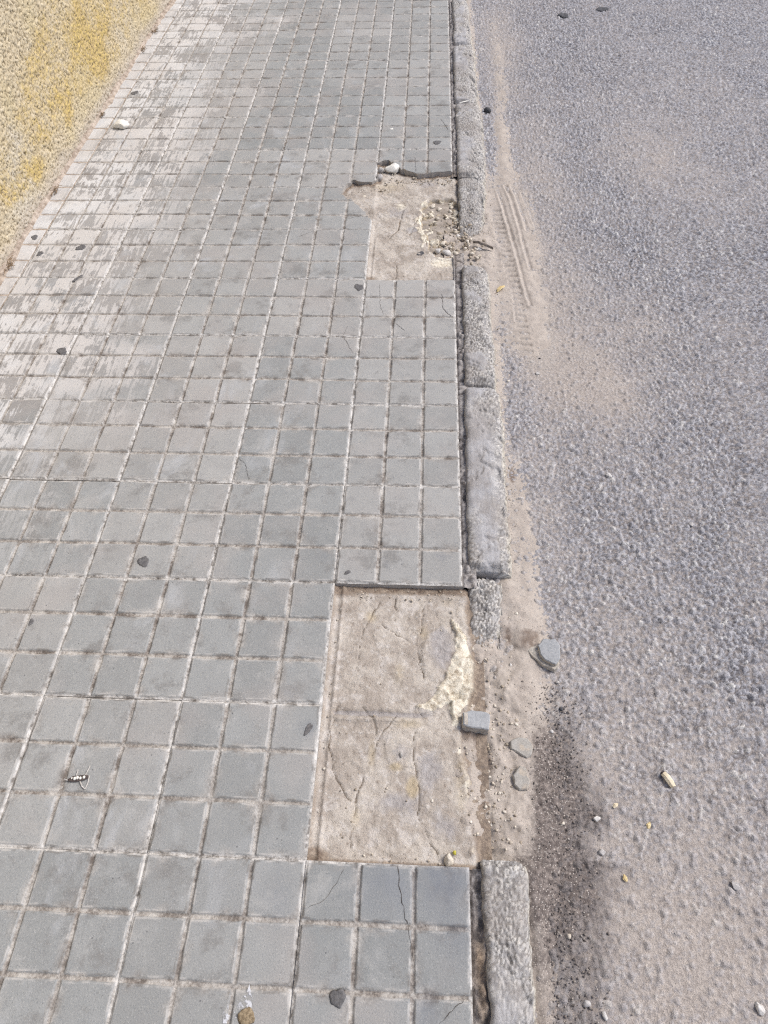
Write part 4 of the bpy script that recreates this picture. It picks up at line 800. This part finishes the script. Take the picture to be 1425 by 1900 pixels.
scatter('gutter_crumbs', 500, f_edge, .0008, .004, 4, MT['grit2'], 'crumbs lying in the gutter against the kerb', 'gravel')
def f_bed(r):
    x = r.uniform(-.29, .0); y = r.uniform(.005, .597)
    if r.rand() > (1 if (y > .565 or y < .02 or x < -.285) else .06): return None
    return (x, y, -.0178)
scatter('bed_crumbs', 260, f_bed, .0006, .003, 5, MT['grit2'], 'crumbs along the edges of the near mortar bed', 'gravel')
def f_rim(r):
    x = r.uniform(-.44, .0); y = np.interp(x, [-.44, -.33, -.27, -.24, -.2, 0], [2.34, 2.38, 2.40, 2.50, 2.46, 2.48]) + r.normal() * .018
    return (x, y, -.0165)
scatter('rim_crumbs', 260, f_rim, .0008, .006, 6, MT['grit2'], 'crumbs under the broken tile edge of the far hole', 'gravel')

PEB = [((0.2537, 0.1061), (.019, .013, .011), 'white', 'white rounded pebble in the dark grit, larger of the road pebbles'), ((0.2251, -0.2102), (.010, .022, .010), 'white', 'long white pebble near the bottom edge of the road'), ((0.4026, 0.9895), (.016, .022, .011), 'white', 'white pebble on open asphalt level with the scraped kerb stone'),
       ((0.2469, 1.3923), (.014, .018, .010), 'white', 'white chip in sand beyond the tyre tracks'), ((0.1966, -0.1950), (.014, .020, .012), 'pale', 'grey pebble beside the long white pebble'), ((0.2558, 0.0460), (.016, .020, .008), 'pale', 'pale flat pebble right of the dark grit strip'), ((0.1774, -0.0974), (.012, .010, .007), 'cream', 'tan squarish pebble in the dark grit strip'), ((0.1870, 0.0935), (.008, .012, .008), 'cream', 'cream crumb in the upper part of the dark grit'), ((0.1080, 0.2839), (.012, .009, .007), 'cream', 'cream pebble on sand between the two blue-grey fragments'), ((0.1815, 0.2761), (.012, .011, .009), 'white', 'white pebble at the head of the dark grit'), ((0.1051, 0.4215), (.011, .011, .008), 'white', 'white pebble on the sand left of the triangular fragment'), ((0.2069, 0.3277), (.009, .012, .010), 'oil', 'black pebble just below the triangular fragment'),
       ((0.4864, -0.1895), (.018, .024, .012), 'white', 'white stone at the bottom right corner of the road'), ((0.4921, -0.0013), (.016, .022, .012), 'pale', 'pale stone near the right edge of the road'), ((0.2593, 1.4618), (.008, .010, .008), 'oil', 'black pebble at the end of the tyre tracks'),
       ((0.1551, 1.3523), (.011, .010, .008), 'cream', 'pale crumb at the kerb joint beside the gutter'), ((0.2061, 0.3879), (.009, .011, .008), 'greyrub', 'grey crumb under the triangular fragment'), ((0.5881, 0.8321), (.016, .014, .010), 'pale', 'pale stone on open asphalt toward the right'), ]
for k, ((a, b), s, mt, lab) in enumerate(PEB):
    rock('pebble', (a, b), tuple(.82 * q for q in s), 200 + k, mt, None, lab, 'pebble', 'loose pebbles on the road', 0.3 * k, 0.36, src=ICO3 if s[0] > .015 else None, facets=15)

def gum(p, rx, ry, seed, label, mat='gum', z=0.0003, name='gum_spot', cat='chewing gum', h=.0014, group='flattened gum spots on the tiles', rz=0):
    r = np.random.RandomState(seed); n = 28; V = []; ph = r.uniform(0, 6.28, 4)
    prof = [(1.0, 0), (.93, .75), (.7, 1.0), (.35, .9)]
    for q, hh in prof:
        for i in range(n):
            a = 2 * math.pi * i / n; w = 1 + .13 * math.sin(2 * a + ph[0]) + .11 * math.sin(3 * a + ph[1]) + .07 * math.sin(5 * a + ph[2]) + .05 * math.sin(9 * a + ph[3])
            V.append((rx * q * w * math.cos(a), ry * q * w * math.sin(a), h * hh + (r.uniform(-.1, .1) * h if hh else -0.002)))
    V.append((0, 0, h * .9)); c = len(V) - 1
    F4 = [(k * n + i, k * n + (i + 1) % n, (k + 1) * n + (i + 1) % n, (k + 1) * n + i) for k in range(3) for i in range(n)]
    me = bpy.data.meshes.new(name); me.from_pydata(V, [], F4 + [(3 * n + i, 3 * n + (i + 1) % n, c) for i in range(n)]); me.polygons.foreach_set('use_smooth', [True] * len(me.polygons))
    return tag(obj(name, me, MT[mat], None, (p[0], p[1], z + (tile_z(*p) if group.startswith('flattened') else 0)), rz), label, cat, group)
gum((-0.7695, 0.6448), .0135, .0165, 1, 'round black gum spot alone on a clean tile, left of centre')
gum((-0.3202, 1.7521), .015, .019, 2, 'black gum spot at the near left corner of the far hole')
gum((-1.2221, 1.4130), .017, .015, 3, 'torn black gum spot on the chalky tiles by the wall')
gum((-1.3378, 1.9800), .018, .018, 4, 'brown-black oval gum spot on the chalky tiles farther up')
gum((-0.2231, -0.2087), .012, .015, 5, 'dark gum spot on the nearest tile row beside a groove')
gum((-1.2908, 1.7918), .006, .020, 6, 'dark elongated gum smear on a tile seam by the wall', rz=-0.5)
gum((-1.4721, 3.2457), .016, .022, 7, 'small dark gum spot on the cut tiles close to the wall, far up')
gum((-0.0615, 2.7516), .018, .016, 8, 'dark blotched gum spot near the kerb beyond the far hole')
gum((-0.2713, 0.6271), .008, .005, 9, 'small black smear on the tile left of the near hole', rz=.4)
gum((-0.3230, 0.2454), .007, .013, 10, 'bluish dark smudge on the tile beside the near hole', rz=-.4, h=.0008)
gum((-0.9873, 0.4728), .006, .008, 13, 'small brown-grey dot on a groove at the left edge')
gum((-1.5313, 2.0449), .012, .016, 14, 'brownish gum spot on the cut tiles by the wall')
gum((-1.4755, 1.9421), .012, .014, 15, 'brownish gum spot just nearer than the one on the cut tiles')
gum((-0.1467, 2.1252), .022, .020, 18, 'dark grey blotch on the mortar beside the rubble pit', z=-.0200, name='mortar_blotch', cat='mortar', group='mortar blotches', h=.002, mat='greyrub')
gum((-0.1188, 1.9745), .014, .016, 19, 'dark lump on the mortar below the rubble pit', z=-.0200, name='mortar_blotch', cat='mortar', group='mortar blotches', h=.004, mat='oil')
gum((0.6319, 4.3107), .030, .030, 20, 'dark tar spot at the top of the road, left of a fainter one', mat='oil', z=ROADZ + .002, name='tar_spot', cat='tar spot', group='tar spots on the road', h=.0025)
gum((0.8543, 4.3997), .034, .028, 21, 'fainter tar spot at the top of the road, right of the darker one', mat='oil', z=ROADZ + .001, name='tar_spot', cat='tar spot', group='tar spots on the road', h=.002)

def sheetstrip(name, pts, w, th, mat, parent=None, z=None):
    """a thin curled sliver with thickness: centre line pts (x,y,z), widths w"""
    V = []; n = len(pts)
    for i, p in enumerate(pts):
        a = np.array(pts[max(i - 1, 0)]); b = np.array(pts[min(i + 1, n - 1)]); d = b - a; d /= np.linalg.norm(d[:2]) + 1e-9; nx, ny = -d[1], d[0]; ww = w[i] / 2
        for s, up in ((1, 0), (0.4, th * .8), (0.4, th * 1.5), (-.4, th * 1.5), (-1, th * .6), (-.4, 0)): V.append((p[0] + nx * ww * s, p[1] + ny * ww * s, p[2] + up))
    F = [(i * 6 + k, i * 6 + (k + 1) % 6, (i + 1) * 6 + (k + 1) % 6, (i + 1) * 6 + k) for i in range(n - 1) for k in range(6)] + [tuple(range(6)), tuple(range((n - 1) * 6, n * 6))[::-1]]
    me = bpy.data.meshes.new(name); me.from_pydata(V, [], F); return obj(name, me, MT[mat], parent)
def at3(p, dz=0): return (p[0], p[1], road_z(*p) + dz)
p = (0.4067, 0.1856); e = empty('wood_chip', at3(p, 0.001), -1.02)
sheetstrip('chip_body', [(-.016, 0, .002), (-.006, .001, .003), (.006, 0, .003), (.015, -.001, .002)], [.013, .015, .0145, .012], .004, 'wood', e)
sheetstrip('dark_end', [(-.019, 0, .0015), (-.0155, 0, .002)], [.010, .0135], .004, 'husk', e)  # short dark-coloured strip at one end of the chip
tag(e, 'pale bleached wood chip with a dark end lying on the road at the right', 'wood chip')
p = (0.1564, 1.8023); e = empty('dry_leaf', at3(p, 0.0015), 0.85)
sheetstrip('leaf_blade', [(-.020, 0, .001), (-.010, .002, .006), (.002, .001, .009), (.012, -.001, .008), (.020, 0, .004)], [.006, .014, .015, .011, .003], .0016, 'leaf', e)
sheetstrip('leaf_stalk', [(-.034, -.002, .001), (-.020, 0, .002)], [.0015, .002], .001, 'weed', e)
tag(e, 'curled yellow dry leaf on the sand beside the kerb', 'leaf')
for q, lab, a in (((0.3529, 0.0977), 'yellow leaf scrap on the road, the upper of two', 1.2), ((0.2928, 0.0025), 'yellow leaf scrap on the road, the lower of two', 1.9), ((0.2943, 0.1324), 'whitish leaf scrap by the white rounded pebble', .7)):
    o = sheetstrip('leaf_scrap', [(-.006, 0, 0), (0, .001, .002), (.007, 0, .001)], [.004, .009, .002], .0012, 'leaf' if 'yellow' in lab else 'wood'); o.location = at3(q, .001); o.rotation_euler = (0, 0, a); tag(o, lab, 'leaf', 'leaf scraps on the road')
p = (0.1051, 2.0351); o = sheetstrip('twig', [(-.036, .016, .010), (-.018, .009, .014), (0, .001, .012), (.018, -.006, .008), (.034, -.013, .004)], [.006, .010, .014, .012, .008], .006, 'twig'); o.location = at3(p, .004); tag(o, 'grey splinter sticking out of the crumbled kerb over the sand', 'twig')
p = (0.0584, 3.1268); o = sheetstrip('white_splinter', [(-.020, -.010, 0), (0, 0, .001), (.020, .011, 0)], [.004, .007, .004], .002, 'seed'); o.location = (p[0], p[1], 0.001); tag(o, 'white splinter lying across a kerb stone joint far up', 'splinter')
p = (0.1687, 3.1440); o = rock('clod', p, (.034, .026, .022), 90, 'oil', None, 'black clod lodged in the gutter at the far kerb joint', 'clod')
o = rock('chip', (-0.2548, 2.8732), (.016, .020, .004), 91, 'seed', 0.0, 'small white chip on the tiles beyond the far hole', 'chip')
# dry seed pod
p = (-0.7689, 0.1284); e = empty('seed_pod', (p[0], p[1], 0.001), 0.12); tag(e, 'squashed dark seed pod with white seeds on a tile at the left', 'seed pod')
sheetstrip('husk', [(-.020, -.001, 0), (-.012, 0, .001), (0, 0, .001), (.012, .001, .001), (.019, .002, 0)], [.005, .011, .012, .011, .006], .0018, 'husk', e)
for k, (sx, sz) in enumerate(((-.012, .0022), (-.006, .004), (-.001, .004), (.005, .0034), (.012, .0036))):
    V, F = ICO1; o = obj('seed', mesh_np('seed', V * (sz * .85, sz, sz * .7), F), MT['seed'], e, (sx, .0006 * (-1) ** k, .0042))
for k, pts in enumerate(([(.004, -.006, 0), (.010, -.016, .001), (.017, -.022, 0)], [(.017, -.021, 0), (.021, -.010, .002), (.021, .004, .001)], [(.012, .006, 0), (.016, .012, .002), (.019, .024, 0)], [(-.006, .006, 0), (-.004, .012, .001), (-.004, .018, 0)], [(-.020, -.002, 0), (-.028, .001, .001)])):
    sheetstrip('fibre', pts, [.0022] * len(pts), .0008, 'fibre', e)
# bird-dropping splash with a clod
p = (-0.3793, -0.2231)
def splat(name, outs, mat, z_):
    V = []; F = []
    for out in outs:
        b = len(V); c = np.mean(out, 0); V += [(*q, tile_z(*q) + z_) for q in out] + [(*c, tile_z(*c) + z_ + .0005)]; n = len(out); F += [(b + i, b + (i + 1) % n, b + n) for i in range(n)]
    me = bpy.data.meshes.new(name); me.from_pydata(V, [], F); return obj(name, me, MT[mat])
o = splat('white_splash', [jag([(-0.3737, -0.1958), (-0.3663, -0.2136), (-0.3655, -0.2298), (-0.3789, -0.2363), (-0.3901, -0.2441), (-0.3960, -0.2312), (-0.3854, -0.2189), (-0.3772, -0.2081)], .004, .0016, 3), jag([(-0.4053, -0.2243), (-0.3985, -0.2372), (-0.4023, -0.2511), (-0.4094, -0.2515), (-0.4116, -0.2348)], .004, .0014, 4)], 'splash', 0.0009)
tag(o, 'white splash of bird dropping on the nearest tiles', 'dropping')
rock('clod', (-0.3726, -0.2418), (.026, .024, .008), 95, 'dropping', -.001, 'brown crumbly clod beside the white splash', 'clod', src=ICO3)
# dry weeds along the wall foot
rw = random.Random(12)
for k, ((a, b), s, lab) in enumerate([((-1.5820, 3.9998), .05, 'brown dry weed tuft at the wall foot, farthest up'), ((-1.5669, 3.7360), .035, 'brown dry weed tuft at the wall foot, second from the top'), ((-1.5892, 3.0159), .03, 'small dry weed tuft at the wall foot near the ochre stain'), ((-1.5523, 2.3584), .035, 'dry weed tuft at the wall foot level with the far hole'), ((-1.5843, 1.8591), .05, 'dry weed tuft at the wall foot at the left edge')]):
    p = (a, b); e = empty('dry_weed', (-1.562, p[1], 0.002)); tag(e, lab, 'weed', 'dry weeds along the wall foot')
    for j in range(16):
        an = rw.uniform(-1.4, 1.4); L = s * rw.uniform(.35, 1); bx, by = rw.uniform(-.008, .012), rw.uniform(-.4, .4) * s * 1.6; up = L * rw.uniform(.05, .5)
        sheetstrip('stem', [(bx, by, 0), (bx + L * .5 * math.cos(an) * .6, by + L * .5 * math.sin(an), up), (bx + L * math.cos(an) * .6, by + L * math.sin(an), up * .8)], [.003, .0025, .0012], .0012, 'weed', e)
